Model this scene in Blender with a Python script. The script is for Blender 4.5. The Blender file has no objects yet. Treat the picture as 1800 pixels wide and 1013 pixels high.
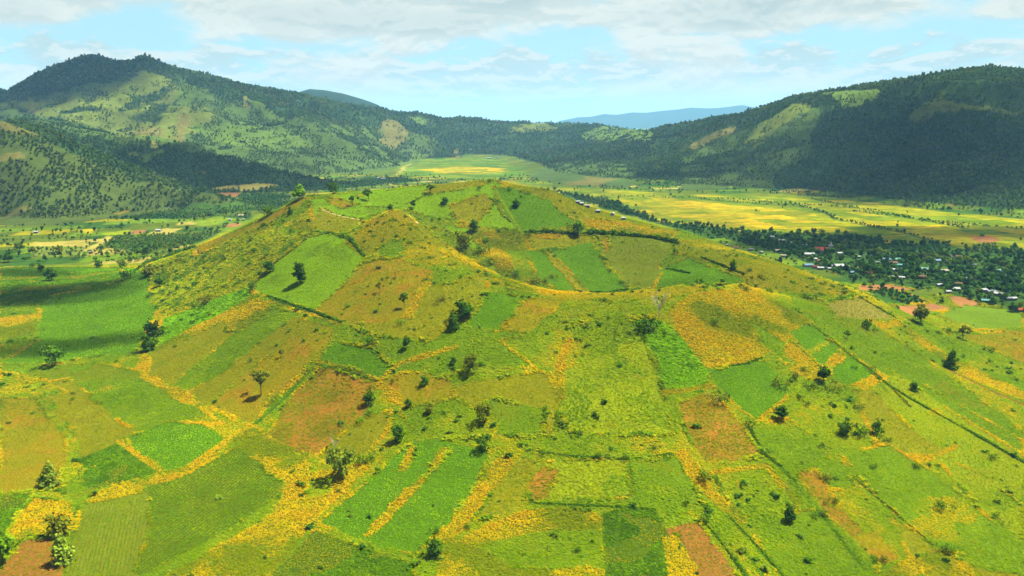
import bpy, math, random
import numpy as np
from mathutils import Vector, Matrix, noise as mnoise

random.seed(7)
RNG = np.random.default_rng(11)
S = bpy.context.scene
R = math.radians

# ------------------------------------------------------------------ camera
CAM_H = 200.0
FPX = 1285.0                      # focal length in pixels of an 1800 px wide picture
PITCH = R(13.0)
cam_data = bpy.data.cameras.new("camera")
cam_data.sensor_width = 36.0
cam_data.lens = 36.0 * FPX / 1800.0
cam_data.clip_start = 1.0
cam_data.clip_end = 60000.0
cam = bpy.data.objects.new("camera", cam_data)
cam.location = (0, 0, CAM_H)
cam.rotation_euler = (R(90) - PITCH, 0, 0)
S.collection.objects.link(cam)
S.camera = cam
CP, SP = math.cos(PITCH), math.sin(PITCH)

# ------------------------------------------------------------------ exposure, sun, sky
S.view_settings.view_transform = 'Standard'
S.view_settings.look = 'None'
S.view_settings.gamma = 1.0
S.view_settings.use_curve_mapping = False
S.view_settings.exposure = 2.3
S.render.engine = 'CYCLES'
S.cycles.use_denoising = True
S.cycles.max_bounces = 6
S.cycles.diffuse_bounces = 2
S.cycles.glossy_bounces = 1
S.cycles.transmission_bounces = 2
S.cycles.volume_bounces = 1
S.cycles.transparent_max_bounces = 8
S.cycles.caustics_reflective = False
S.cycles.caustics_refractive = False

SUN_DIR = Vector((0.42, 0.17, 0.89)).normalized()     # from the ground towards the sun
SUN_EL = math.asin(SUN_DIR.z)
sun_data = bpy.data.lights.new("sun", 'SUN')
sun_data.energy = 4.6
sun_data.angle = R(0.53)
sun_data.color = (1.0, 0.955, 0.88)
sun = bpy.data.objects.new("sun", sun_data)
sun.rotation_euler = SUN_DIR.to_track_quat('Z', 'Y').to_euler()
sun.location = (0, 0, 3000)
S.collection.objects.link(sun)

world = bpy.data.worlds.new("World")
S.world = world
world.use_nodes = True
SKY_STRENGTH = 0.05
SKY_SEED = 2.4
HAZE_DENSITY = 0.000024
HAZE_COLOUR = (0.28, 0.60, 1.0)
# clouds high above the frame that shade parts of the land: where the shade falls in the photograph, then size and turn
CLOUD_SHADES = [
    (1520, 250, 330, 330, 85, 0.25), (1640, 300, 300, 150, 75, 0.1), (1790, 230, 340, 330, 100, 0.0), (1250, 290, 230, 170, 75, 0.2),
    (130, 120, 360, 560, 150, 0.2), (380, 285, 420, 200, 90, 0.15), (40, 520, 135, 55, 150, 0.1), (130, 606, 75, 26, 110, 0.1), (20, 480, 90, 30, 90, 0.0),
    (1440, 430, 300, 70, 80, 0.0), (1700, 408, 300, 100, 80, 0.0),
]


class Nodes:
    """small helper that chains shader nodes"""
    def __init__(self, tree):
        self.t = tree
        self.n, self.l = tree.nodes, tree.links
        self.n.clear()

    def new(self, kind, **kw):
        nd = self.n.new(kind)
        for k, v in kw.items():
            setattr(nd, k, v)
        return nd

    def put(self, sock, v):
        if isinstance(v, bpy.types.NodeSocket):
            self.l.new(v, sock)
        elif v is not None:
            sock.default_value = v

    def math(self, op, a, b=None, c=None, clamp=False):
        nd = self.new('ShaderNodeMath', operation=op, use_clamp=clamp)
        for i, v in enumerate((a, b, c)):
            self.put(nd.inputs[i], v)
        return nd.outputs[0]

    def mix(self, fac, a, b, blend='MIX'):
        nd = self.new('ShaderNodeMix', data_type='RGBA', blend_type=blend)
        self.put(nd.inputs[0], fac)
        self.put(nd.inputs[6], a)
        self.put(nd.inputs[7], b)
        return nd.outputs[2]

    def noise(self, vec, scale, detail=3.0, rough=0.55, distort=0.0):
        nd = self.new('ShaderNodeTexNoise')
        self.put(nd.inputs['Vector'], vec)
        nd.inputs['Scale'].default_value = scale
        nd.inputs['Detail'].default_value = detail
        nd.inputs['Roughness'].default_value = rough
        nd.inputs['Distortion'].default_value = distort
        return nd.outputs[0]

    def ramp(self, fac, stops, interp='LINEAR'):
        nd = self.new('ShaderNodeValToRGB')
        cr = nd.color_ramp
        cr.interpolation = interp
        while len(cr.elements) < len(stops):
            cr.elements.new(0.5)
        for e, (p, c) in zip(cr.elements, stops):
            e.position = p
            e.color = (*c, 1) if len(c) == 3 else c
        self.put(nd.inputs[0], fac)
        return nd.outputs[0]

    def smooth(self, v, a, b):
        nd = self.new('ShaderNodeMapRange', interpolation_type='SMOOTHSTEP')
        self.put(nd.inputs[0], v)
        nd.inputs[1].default_value = a
        nd.inputs[2].default_value = b
        return nd.outputs[0]


def build_sky():
    g = Nodes(world.node_tree)
    out = g.new('ShaderNodeOutputWorld')
    bg = g.new('ShaderNodeBackground')
    bg.inputs[1].default_value = SKY_STRENGTH
    sky = g.new('ShaderNodeTexSky', sky_type='NISHITA')
    sky.sun_disc = False
    sky.sun_elevation = SUN_EL
    sky.sun_rotation = math.atan2(SUN_DIR.x, SUN_DIR.y)
    sky.altitude = 700
    sky.air_density = 1.0
    sky.dust_density = 1.0
    sky.ozone_density = 1.0
    tc = g.new('ShaderNodeTexCoord')
    sep = g.new('ShaderNodeSeparateXYZ')
    g.put(sep.inputs[0], tc.outputs['Generated'])
    x, y, z = sep.outputs
    zz = g.math('MAXIMUM', g.math('ADD', z, 0.035), 0.02)
    comb = g.new('ShaderNodeCombineXYZ')
    g.put(comb.inputs[0], g.math('DIVIDE', x, zz))
    g.put(comb.inputs[1], g.math('DIVIDE', y, zz))
    comb.inputs[2].default_value = 3.7
    P = comb.outputs[0]
    # stratocumulus: low down the clouds are seen from the side, higher up from below
    az = g.math('ARCTAN2', x, y)

    def side(kx, kz, dz, seed):
        c = g.new('ShaderNodeCombineXYZ')
        g.put(c.inputs[0], g.math('MULTIPLY', az, kx))
        g.put(c.inputs[1], g.math('MULTIPLY', g.math('ADD', z, dz), kz))
        c.inputs[2].default_value = seed
        return c.outputs[0]

    over = g.smooth(z, 0.25, 0.5)

    def sheet(dz):
        big = g.noise(side(2.8, 9.0, dz, SKY_SEED), 1.0, 2.0, 0.5, 0.2)
        det = g.noise(side(8.5, 21.0, dz, SKY_SEED + 4), 1.0, 8.0, 0.58, 0.25)
        low = g.math('ADD', g.math('MULTIPLY', big, 0.62), g.math('MULTIPLY', det, 0.50))
        hig = g.math('ADD', g.math('MULTIPLY', g.noise(P, 0.30, 2.0, 0.5, 0.2), 0.72), g.math('MULTIPLY', g.noise(P, 1.0, 8.0, 0.6, 0.35), 0.40))
        m = g.new('ShaderNodeMix', data_type='FLOAT')
        g.put(m.inputs[0], over)
        g.put(m.inputs[2], low)
        g.put(m.inputs[3], hig)
        return m.outputs[0]

    n = sheet(0.0)
    n_sh = sheet(0.0065)
    bias = g.ramp(z, [(0.0, (.50,) * 3), (0.05, (.47,) * 3), (0.080, (.445,) * 3), (0.095, (.46,) * 3),
                      (0.110, (.545,) * 3), (0.126, (.62,) * 3), (0.20, (.58,) * 3), (0.5, (.50,) * 3)])
    nn = g.math('ADD', n, g.math('SUBTRACT', bias, 0.525))
    cov = g.smooth(nn, 0.455, 0.565)
    edge = g.smooth(nn, 0.69, 0.53)                       # thin margins let the light through, thick middles are grey
    fine = g.math('ADD', g.math('MULTIPLY', g.math('SUBTRACT', n, n_sh), 5.0), 0.5)
    # cumulus bank low over the horizon: noise over azimuth and elevation
    cb = g.new('ShaderNodeCombineXYZ')
    g.put(cb.inputs[0], g.math('MULTIPLY', az, 14.0))
    g.put(cb.inputs[1], g.math('MULTIPLY', z, 40.0))
    cb.inputs[2].default_value = 1.3
    nb = g.noise(cb.outputs[0], 1.0, 8.0, 0.6, 0.2)
    cb2 = g.new('ShaderNodeCombineXYZ')                   # the same bank a little lower: its difference shows sunlit tops
    g.put(cb2.inputs[0], g.math('MULTIPLY', az, 14.0))
    g.put(cb2.inputs[1], g.math('MULTIPLY', g.math('ADD', z, 0.006), 40.0))
    cb2.inputs[2].default_value = 1.3
    nb2 = g.noise(cb2.outputs[0], 1.0, 8.0, 0.6, 0.2)
    bank_bias = g.ramp(z, [(0.0, (.64,) * 3), (0.045, (.66,) * 3), (0.066, (.615,) * 3), (0.080, (.53,) * 3), (0.092, (.38,) * 3), (0.11, (.15,) * 3)])
    bank = g.smooth(g.math('ADD', nb, g.math('SUBTRACT', bank_bias, 0.5)), 0.455, 0.575)
    lift = g.smooth(g.math('SUBTRACT', nb, nb2), -0.03, 0.055)
    lit = g.math('ADD', g.math('MULTIPLY', edge, 0.5), g.math('MULTIPLY', g.smooth(fine, .36, .64), 0.55))
    cloud_hi = g.mix(lit, (2.06, 2.56, 2.49, 1), (3.32, 3.54, 3.22, 1))
    cloud_lo = g.mix(lift, (2.19, 2.89, 2.83, 1), (3.16, 3.43, 3.16, 1))
    blue = g.mix(0.94, sky.outputs[0], (1.87, 3.26, 3.64, 1))       # pale cyan of moist air
    blue = g.mix(g.smooth(z, 0.14, 0.6), blue, sky.outputs[0])
    c = g.mix(g.math('MULTIPLY', bank, 0.85), blue, cloud_lo)
    c = g.mix(g.math('MULTIPLY', cov, 0.95), c, cloud_hi)
    c = g.mix(g.math('MULTIPLY', g.smooth(z, 0.075, 0.0), 0.85), c, (2.04, 3.0, 3.11, 1))
    g.put(bg.inputs[0], c)
    g.put(out.inputs[0], bg.outputs[0])


build_sky()


# ------------------------------------------------------------------ pixel -> place helpers (places come from the photograph's perspective)
def ray(u, v):
    a = (u - 900.0) / FPX
    b = -(v - 506.5) / FPX
    return np.array([a, CP + b * SP, -SP + b * CP])


def at_depth(u, v, Y):
    d = ray(u, v)
    return d * (Y / d[1]) + np.array([0, 0, CAM_H])


def at_level(u, v, z=0.0):
    d = ray(u, v)
    return d * ((z - CAM_H) / d[2]) + np.array([0, 0, CAM_H])


def hash01(ix, iy, seed):
    h = (ix.astype(np.int64) * 374761393 + iy.astype(np.int64) * 668265263 + seed * 974711) & 0x7fffffff
    h = ((h ^ (h >> 13)) * 1274126177) & 0x7fffffff
    h = (h ^ (h >> 16)) & 0xffff
    return h / 65535.0


def vnoise(x, y, scale, seed=0):
    x = x / scale
    y = y / scale
    ix, iy = np.floor(x), np.floor(y)
    fx, fy = x - ix, y - iy
    fx = fx * fx * (3 - 2 * fx)
    fy = fy * fy * (3 - 2 * fy)
    a, b = hash01(ix, iy, seed), hash01(ix + 1, iy, seed)
    c, d = hash01(ix, iy + 1, seed), hash01(ix + 1, iy + 1, seed)
    return (a * (1 - fx) + b * fx) * (1 - fy) + (c * (1 - fx) + d * fx) * fy


def fbm(x, y, scale, seed=0, octs=4, gain=0.5):
    t, a, s = 0, 1.0, 0
    for i in range(octs):
        t = t + a * vnoise(x * (1 + .013 * i) + 37 * i, y + 11 * i, scale / 2 ** i, seed + i)
        s += a
        a *= gain
    return t / s


# ------------------------------------------------------------------ terrain heights
# main skyline of the mountains: place in the photograph and distance
CREST_PX = [(-260, 205, 3300), (10, 168, 3500), (60, 136, 3550), (110, 115, 3600), (135, 104, 3620), (158, 99, 3630), (180, 105, 3640), (200, 115, 3635), (213, 121, 3635), (230, 114, 3630), (242, 104, 3625), (253, 101, 3625), (268, 107, 3635), (300, 121, 3750), (350, 131, 3850),
         (420, 148, 3950), (500, 164, 4050), (560, 177, 4150), (650, 193, 4350), (740, 204, 4600), (830, 211, 4900), (930, 216, 5100), (1000, 225, 5200), (1080, 223, 5000), (1150, 234, 4600),
         (1230, 219, 3900), (1290, 204, 3500), (1350, 191, 3100), (1385, 176, 2900), (1450, 164, 2800), (1540, 153, 2700), (1600, 142, 2650), (1680, 124, 2600), (1740, 117, 2550), (1800, 121, 2500),
         (1900, 140, 2500), (2100, 180, 2400)]

def control_points():
    pts = []
    D = lambda *a: pts.extend(at_depth(*p) for p in a)
    L = lambda z, *a: pts.extend(at_level(u, v, z) for u, v in a)
    # apron below and beside the frame
    for x in (-520, -330, -160, 0, 160, 330, 520):
        pts.append(np.array([x, 190.0, -6.0 + 3 * math.cos(x / 330)]))
        pts.append(np.array([x, -60.0, -7.0]))
    for u, z in ((0, -1), (300, -2), (600, -3), (900, -3), (1200, -2), (1500, -2), (1800, -1)):
        L(z, (u, 1013))
    for u, z in ((0, 0), (300, 2), (600, 6), (900, 9), (1200, 9), (1500, 6), (1800, 2)):
        L(z, (u, 850))
    for u, z in ((0, 0), (200, 1), (350, 6), (500, 14), (700, 25), (900, 30), (1100, 31), (1300, 27), (1500, 19), (1650, 11), (1800, 5)):
        L(z, (u, 700))
    for u, z in ((0, 0), (150, 1), (270, 8), (400, 22), (550, 38), (700, 47), (850, 50), (1000, 48), (1150, 48), (1300, 44), (1450, 34), (1550, 25), (1650, 13), (1800, 2)):
        L(z, (u, 600))
    # left flank
    L(67, (700, 500)); L(86, (700, 430)); L(57, (560, 500)); L(83, (600, 430)); L(60, (500, 470))
    L(40, (450, 530)); L(26, (370, 545)); L(11, (300, 560)); L(63, (440, 440)); L(35, (370, 480)); L(16, (290, 500))
    L(82, (490, 395)); L(100, (560, 365))
    # left skyline of the cone
    D((430, 398, 900), (340, 435, 930), (265, 464, 940), (480, 372, 900), (540, 345, 900), (620, 337, 945), (700, 330, 960), (760, 325, 965), (820, 320, 965), (870, 317, 965),
      (960, 332, 950), (1050, 368, 930), (1120, 389, 910), (1200, 406, 880), (1300, 440, 810), (1400, 472, 740), (1500, 512, 680), (1600, 572, 622))
    L(7, (1700, 652)); L(14, (1630, 630))
    # knob and near rim of the crater
    rim = [(640, 392, 752), (672, 377, 765), (700, 371, 768), (722, 381, 752), (742, 397, 732), (770, 417, 712), (800, 440, 690), (835, 463, 660), (870, 481, 632), (910, 497, 610), (950, 508, 592), (1000, 515, 578),
           (1050, 517, 572), (1090, 515, 573), (1130, 511, 576), (1180, 505, 582), (1230, 501, 590), (1300, 500, 606)]
    D(*rim)
    # ground hidden behind the near rim and the knob drops away from the line of sight
    for (u, v, Y), k in zip(rim, (0, .6, 1, 1, 1, 1, 1, 1, 1, 1, 1, 1, 1, 1, 1, 1, .8, .4)):
        for dY, drop in ((16, 7), (34, 12), (60, 17)):
            p = at_depth(u, v, Y + dY)
            p[2] -= drop * k
            pts.append(p)
    D((1320, 470, 700), (1250, 442, 775), (1400, 520, 640), (1500, 560, 590), (1390, 500, 670))
    # inside
    D((930, 440, 800), (945, 490, 722), (1000, 504, 718), (1050, 505, 726), (1110, 504, 722), (1180, 494, 700), (1250, 486, 688), (1080, 470, 772), (1180, 470, 752), (1040, 430, 826), (1150, 428, 818),
      (920, 406, 845), (1010, 409, 852), (1100, 412, 850), (1190, 426, 822), (868, 452, 748), (830, 400, 836), (760, 372, 880), (900, 370, 882), (880, 340, 935), (660, 357, 900), (600, 372, 850), (720, 362, 885))
    # back slopes of the cone
    for u, v, Y in ((340, 435, 930), (430, 398, 900), (540, 345, 900), (700, 330, 960), (870, 317, 965), (1050, 368, 930), (1200, 406, 880), (1300, 440, 810), (1400, 472, 740), (1500, 512, 680)):
        p = at_depth(u, v, Y)
        o = p[:2] - np.array([60.0, 690.0])
        r = np.linalg.norm(o)
        o /= r
        k = 2.9 * p[2]
        pts.append(np.array([*(p[:2] + o * k * .45), p[2] * .52]))
        pts.append(np.array([*(p[:2] + o * k * 1.1), 0.0]))
    # plain
    L(0, (0, 500), (100, 500), (0, 440), (100, 440), (200, 430), (300, 420), (0, 400), (400, 375), (480, 352), (150, 560), (60, 640), (60, 760), (1750, 560), (1800, 640), (1800, 520), (1700, 500), (1600, 470),
      (1600, 430), (1800, 440), (1400, 400), (1200, 370), (1100, 350), (1600, 390), (1800, 400), (560, 322), (640, 315), (720, 305), (820, 300), (900, 305), (980, 330))
    for c in CREST_PX:
        p = at_depth(*c)
        pts.append(p)
        pts.append(np.array([p[0] * 1.17, p[1] * 1.17, p[2] * .55]))
        pts.append(np.array([p[0] * 1.4, p[1] * 1.4, p[2] * .1]))
    D((212, 132, 3560), (190, 128, 3540), (260, 140, 3470), (215, 180, 3230), (165, 215, 2990), (310, 150, 3540), (335, 200, 3170), (300, 243, 2860), (280, 200, 3330), (440, 175, 3640), (525, 215, 3330), (600, 250, 3060), (440, 230, 3200),
      (540, 270, 2850), (60, 185, 3150), (100, 215, 2900), (400, 205, 3330))
    D((-120, 200, 2520), (0, 208, 2500), (80, 223, 2450), (150, 238, 2400), (210, 243, 2350), (270, 246, 2300), (340, 262, 2250), (420, 283, 2200), (480, 298, 2180))
    for u, Y, z in ((-100, 2800, 140), (60, 2750, 130), (180, 2680, 95), (280, 2600, 70), (400, 2550, 50), (480, 2550, 25)):
        pts.append(np.array([(u - 900) / FPX * Y * 1.0, Y, z]))
    D((-160, 205, 1750), (0, 224, 1740), (60, 246, 1720), (120, 263, 1715), (200, 291, 1710), (280, 316, 1700), (350, 336, 1690), (0, 300, 1580), (100, 330, 1580))
    for u, Y, z in ((-100, 2080, 90), (30, 2060, 75), (150, 2020, 45), (260, 1980, 25), (360, 1960, 8)):
        pts.append(np.array([(u - 900) / FPX * Y, Y, z]))
    L(0, (0, 384), (100, 392), (200, 380), (300, 368), (390, 357), (430, 345), (430, 324), (520, 313), (600, 308), (650, 300), (690, 290), (720, 282), (780, 274), (860, 276), (900, 285), (925, 300), (940, 312),
      (1000, 322), (1060, 328), (1120, 333), (1200, 337), (1300, 333), (1400, 338), (1500, 350), (1600, 362), (1700, 372), (1800, 378), (1900, 385), (-120, 380))
    D((1500, 230, 2350), (1700, 230, 2150), (1700, 300, 1860), (1500, 300, 2110), (1300, 260, 2700), (1250, 300, 2460), (1150, 280, 3000), (1100, 250, 3650), (1030, 262, 3700), (880, 242, 4600), (740, 242, 4000),
      (600, 230, 3620), (660, 262, 3450), (1390, 250, 2450), (1600, 180, 2440), (1800, 200, 2200), (1800, 300, 1800), (1040, 290, 2950), (1100, 300, 2700), (1400, 210, 2640))
    return np.array(pts)


CTRL = control_points()
RBF_C = 6.0
_XY = CTRL[:, :2] / 100.0
_c = RBF_C / 100.0


def _fit():
    n = len(CTRL)
    d = np.sqrt(((_XY[:, None] - _XY[None]) ** 2).sum(-1) + _c * _c)
    A = np.zeros((n + 1, n + 1))
    A[:n, :n] = -d
    A[:n, n] = 1
    A[n, :n] = 1
    A[np.arange(n), np.arange(n)] -= 0.001
    b = np.zeros(n + 1)
    b[:n] = CTRL[:, 2]
    return np.linalg.solve(A, b)


_W = _fit()


def base_height(x, y):
    x = np.asarray(x, float)
    y = np.asarray(y, float)
    shp = x.shape
    xf, yf = x.ravel() / 100.0, y.ravel() / 100.0
    out = np.empty(xf.shape)
    n = len(CTRL)
    cx, cy = _XY[:, 0].astype(np.float32), _XY[:, 1].astype(np.float32)
    w = _W[:n].astype(np.float32)
    for i in range(0, len(xf), 20000):
        a = xf[i:i + 20000].astype(np.float32)[:, None] - cx
        b = yf[i:i + 20000].astype(np.float32)[:, None] - cy
        np.multiply(a, a, out=a)
        np.multiply(b, b, out=b)
        a += b
        a += _c * _c
        np.sqrt(a, out=a)
        out[i:i + 20000] = -(a @ w) + _W[n]
    return out.reshape(shp)


CREST = np.array([at_depth(*c)[:2] for c in CREST_PX])


def crest_fade(x, y):
    d = np.full(np.shape(x), 1e9)
    for a, b in zip(CREST[:-1], CREST[1:]):
        e = b - a
        t = np.clip(((x - a[0]) * e[0] + (y - a[1]) * e[1]) / (e ** 2).sum(), 0, 1)
        d = np.minimum(d, np.hypot(x - a[0] - t * e[0], y - a[1] - t * e[1]))
    return np.clip(d / 240, .12, 1)


def height(x, y):
    x = np.asarray(x, float)
    y = np.asarray(y, float)
    h = base_height(x, y)
    far = np.clip((y - 1200) / 300, 0, 1)
    mt = np.clip(h / 60, 0, 1) * far
    if (far > 0).any():
        mt = mt * crest_fade(x, y)
    ridg = 1 - np.abs(2 * fbm(x + 60 * vnoise(x, y, 300, 5), y, 420, 21, 4) - 1) * 2
    h = h + mt * (ridg - 0.35) * np.minimum(h * 0.22, 52)
    rid2 = 1 - np.abs(2 * fbm(x, y, 150, 41, 3) - 1) * 2
    h = h + mt * (rid2 - 0.4) * 13
    flat = far * (1 - np.clip(h / 14, 0, 1))
    h = h * (1 - flat) + flat * (np.maximum(h, -1.0) * 0.25)
    near = 1 - far
    h = h + near * ((fbm(x, y, 60, 3, 3) - .5) * 2.4 + (fbm(x, y, 11, 8, 2) - .5) * 0.5)
    return h


def ground_hit(u, v):
    """the first place where the line of sight through a point of the photograph meets the terrain"""
    d = ray(u, v)
    t = np.geomspace(230, 7500, 900)
    p = d[None] * t[:, None] + np.array([0, 0, CAM_H])
    below = p[:, 2] < height(p[:, 0], p[:, 1])
    if not below.any():
        q = p[-1]
        return np.array([q[0], q[1], 0.0])
    i = int(np.argmax(below))
    a, b = t[max(i - 1, 0)], t[i]
    tt = np.linspace(a, b, 24)
    p = d[None] * tt[:, None] + np.array([0, 0, CAM_H])
    k = int(np.argmax(p[:, 2] < height(p[:, 0], p[:, 1])))
    q = p[k]
    return np.array([q[0], q[1], float(height(q[0:1], q[1:2])[0])])


def ground_hits(px):
    """many points at once"""
    px = np.asarray(px, float)
    a = (px[:, 0] - 900.0) / FPX
    b = -(px[:, 1] - 506.5) / FPX
    d = np.stack([a, CP + b * SP, -SP + b * CP], -1)
    t = np.geomspace(230, 7500, 420)
    x = d[:, 0:1] * t
    y = d[:, 1:2] * t
    z = d[:, 2:3] * t + CAM_H
    below = z < height(x, y)
    below[:, -1] = True
    i = np.maximum(np.argmax(below, 1), 1)
    lo, hi = t[i - 1], t[i]
    for _ in range(12):
        m = (lo + hi) / 2
        zz = d[:, 2] * m + CAM_H
        bl = zz < height(d[:, 0] * m, d[:, 1] * m)
        hi = np.where(bl, m, hi)
        lo = np.where(bl, lo, m)
    X, Y = d[:, 0] * hi, d[:, 1] * hi
    return np.stack([X, Y, height(X, Y)], -1)


# ------------------------------------------------------------------ colours (what the photograph shows in the sun, turned into surface albedo)
ALB = 0.44


def alb(r, g, b, k=ALB):
    f = lambda c: (c / 255 / 12.92) if c <= 10 else ((c / 255 + .055) / 1.055) ** 2.4
    return np.array([f(r), f(g), f(b)]) * k


# ground colour, plant colours with weights, cover, plant size, row spacing, flower share
KINDS = {
    'lush':     dict(g=(86, 109, 4), t=[((138, 174, 6), 3), ((122, 160, 6), 2), ((154, 182, 6), 1.3)], d=.92, s=.62),
    'fresh':    dict(g=(99, 127, 4), t=[((148, 198, 8), 3), ((134, 186, 8), 2), ((162, 202, 8), 1.3)], d=.95, s=.5),
    'vivid':    dict(g=(70, 100, 4), t=[((128, 184, 6), 3), ((112, 170, 6), 2), ((146, 194, 6), 1.2)], d=.95, s=.52),
    'lime':     dict(g=(113, 126, 4), t=[((158, 178, 6), 3), ((172, 180, 6), 2), ((142, 172, 6), 1.5)], d=.88, s=.6),
    'dark':     dict(g=(62, 85, 6), t=[((100, 146, 10), 3), ((116, 158, 10), 2), ((84, 128, 10), 1.5)], d=.95, s=.8),
    'flower':   dict(g=(97, 102, 4), t=[((140, 160, 8), 2.2), ((190, 176, 6), 2.8), ((214, 188, 6), 4), ((216, 176, 6), 2.0)], d=.93, s=.8),
    'mixed':    dict(g=(102, 117, 4), t=[((128, 168, 6), 2.4), ((144, 176, 6), 3.6), ((162, 180, 6), 3), ((198, 182, 6), 1.0)], d=.85, s=.72),
    'golden':   dict(g=(110, 109, 4), t=[((142, 164, 8), 2), ((162, 168, 8), 3.4), ((178, 172, 8), 3), ((202, 180, 8), 1.4)], d=.88, s=.6),
    'olive':    dict(g=(110, 110, 4), t=[((160, 162, 8), 3), ((148, 164, 8), 3), ((172, 162, 8), 1.6), ((130, 154, 8), 1)], d=.75, s=.55),
    'rust':     dict(g=(116, 107, 8), t=[((140, 164, 8), 2.6), ((160, 166, 8), 3), ((178, 168, 10), 1.6)], d=.75, s=.5),
    'bean':     dict(g=(126, 94, 24), t=[((142, 160, 8), 3), ((154, 164, 10), 2), ((124, 148, 10), 1.5)], d=.85, s=.66),
    'rows':     dict(g=(96, 102, 22), t=[((120, 162, 12), 3), ((132, 168, 14), 2)], d=.97, s=.5, row=1.75),
    'darkrows': dict(g=(76, 90, 9), t=[((110, 154, 8), 3), ((122, 164, 10), 2), ((140, 170, 10), 1)], d=.97, s=.62, row=2.1),
    'pinkrows': dict(g=(121, 110, 44), t=[((134, 156, 34), 3), ((144, 160, 38), 2)], d=.9, s=.5, row=2.6),
    'bare':     dict(g=(126, 87, 33), t=[((150, 146, 20), 1), ((128, 146, 16), 1)], d=.62, s=.5),
    'shrub':    dict(g=(113, 120, 9), t=[((156, 174, 10), 3), ((188, 184, 14), 2), ((126, 158, 12), 2), ((98, 134, 16), 1)], d=.95, s=1.05),
    'banana':   dict(g=(84, 120, 6), t=[((130, 188, 12), 3), ((148, 200, 14), 2), ((98, 158, 12), 1.6)], d=.7, s=1.0),
    'path':     dict(g=(206, 186, 128), t=[], d=0, s=.4),
    # valley and mountains
    'paddy':    dict(g=(108, 116, 10), t=[], d=0, s=1),
    'paddygold': dict(g=(132, 126, 6), t=[], d=0, s=1),
    'paddygreen': dict(g=(90, 114, 22), t=[], d=0, s=1),
    'plainfield': dict(g=(80, 96, 24), t=[], d=0, s=1),
    'plaindark': dict(g=(54, 84, 28), t=[], d=0, s=1),
    'plainstraw': dict(g=(146, 136, 60), t=[], d=0, s=1),
    'plainsoil': dict(g=(140, 98, 56), t=[], d=0, s=1),
    'orchard':  dict(g=(98, 112, 42), t=[], d=0, s=1),
    'village':  dict(g=(52, 80, 28), t=[], d=0, s=1),
    'woods':    dict(g=(48, 70, 32), t=[], d=0, s=1),
    'meadow':   dict(g=(92, 104, 38), t=[], d=0, s=1),
    'meadowgreen': dict(g=(82, 104, 38), t=[], d=0, s=1),
    'scree':    dict(g=(100, 98, 46), t=[], d=0, s=1),
    'scrub':    dict(g=(68, 82, 32), t=[], d=0, s=1),
    'bushland': dict(g=(70, 90, 38), t=[], d=0, s=1),
}

# plots traced where they lie: kind, points in the photograph, row direction (two points), label
PLOTS = []


def plot(kind, pts, label=None, name='crop_field', rows=None):
    PLOTS.append(dict(kind=kind, px=pts, label=label, name=name, rows=rows))


# --- valley and mountains first
plot('village', [(985, 338), (1060, 352), (1100, 366), (1160, 392), (1230, 398), (1330, 410), (1440, 412), (1540, 420), (1580, 432), (1640, 428), (1700, 440), (1800, 438), (1900, 450), (1900, 600), (1800, 560), (1760, 540), (1640, 520), (1560, 505), (1490, 490), (1400, 455), (1250, 412), (1170, 402), (1060, 372)])
plot('paddy', [(930, 326), (1000, 330), (1100, 336), (1200, 340), (1400, 342), (1500, 354), (1650, 372), (1800, 384), (1900, 392), (1900, 440), (1700, 436), (1640, 424), (1540, 418), (1440, 410), (1330, 408), (1230, 396), (1160, 390), (1100, 364), (1060, 350), (985, 336)], 'broad valley floor of green rice paddies below the dark wooded mountain', 'rice_paddy')
plot('paddygold', [(1085, 352), (1180, 350), (1300, 364), (1420, 372), (1425, 382), (1340, 390), (1230, 390), (1150, 372)], 'brightest yellow ripe rice paddy in the valley beyond the cone', 'rice_paddy')
plot('paddygold', [(1250, 396), (1330, 390), (1480, 388), (1560, 396), (1480, 400), (1340, 404)], 'yellow paddy strip directly behind the dark trees of the village', 'rice_paddy')
plot('paddygold', [(1600, 402), (1640, 396), (1688, 387), (1650, 400)], 'narrow yellow paddy sliver far right on the valley floor', 'rice_paddy')
plot('paddygold', [(1722, 414), (1762, 410), (1764, 414), (1730, 418)])
plot('paddygold', [(1775, 432), (1800, 428), (1900, 430), (1900, 446), (1790, 444)], 'yellow paddy at the frame edge behind the village palms', 'rice_paddy')
plot('paddygreen', [(1572, 416), (1600, 412), (1628, 424), (1610, 426), (1580, 424)], 'bright green paddy plot behind the village treetops', 'rice_paddy')
plot('paddygold', [(1542, 426), (1562, 421), (1588, 424), (1578, 430)])
plot('plainsoil', [(1706, 416), (1740, 414), (1758, 422), (1740, 428), (1712, 424)])
plot('paddygreen', [(700, 284), (770, 280), (860, 278), (910, 290), (925, 305), (900, 312), (830, 318), (760, 310), (690, 308)], 'pale green paddies at the head of the valley behind the summit', 'rice_paddy')
plot('paddygold', [(735, 298), (800, 292), (880, 296), (900, 302), (800, 306)])
plot('plaindark', [(560, 322), (700, 312), (740, 318), (640, 328), (580, 334)])
plot('plaindark', [(180, 388), (300, 366), (400, 352), (450, 342), (520, 340), (520, 384), (440, 398), (330, 400), (240, 394)], 'dark green plantation on the plain left of the cone', 'plantation_field')
plot('plainstraw', [(372, 333), (430, 327), (502, 328), (482, 338), (440, 340), (400, 337)], 'pale straw coloured field below the dark wooded spur', 'fallow_field')
plot('plainfield', [(0, 395), (150, 385), (330, 385), (420, 372), (500, 362), (460, 380), (420, 400), (330, 420), (240, 440), (0, 440)], None)
plot('orchard', [(48, 436), (160, 436), (150, 452), (60, 450)], 'orchard of pale dotted rows left of the light track', 'orchard_field')
plot('plaindark', [(180, 432), (210, 416), (330, 412), (380, 408), (370, 425), (290, 436), (230, 442)], 'dark green orchard plot right of the light track', 'orchard_field')
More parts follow.
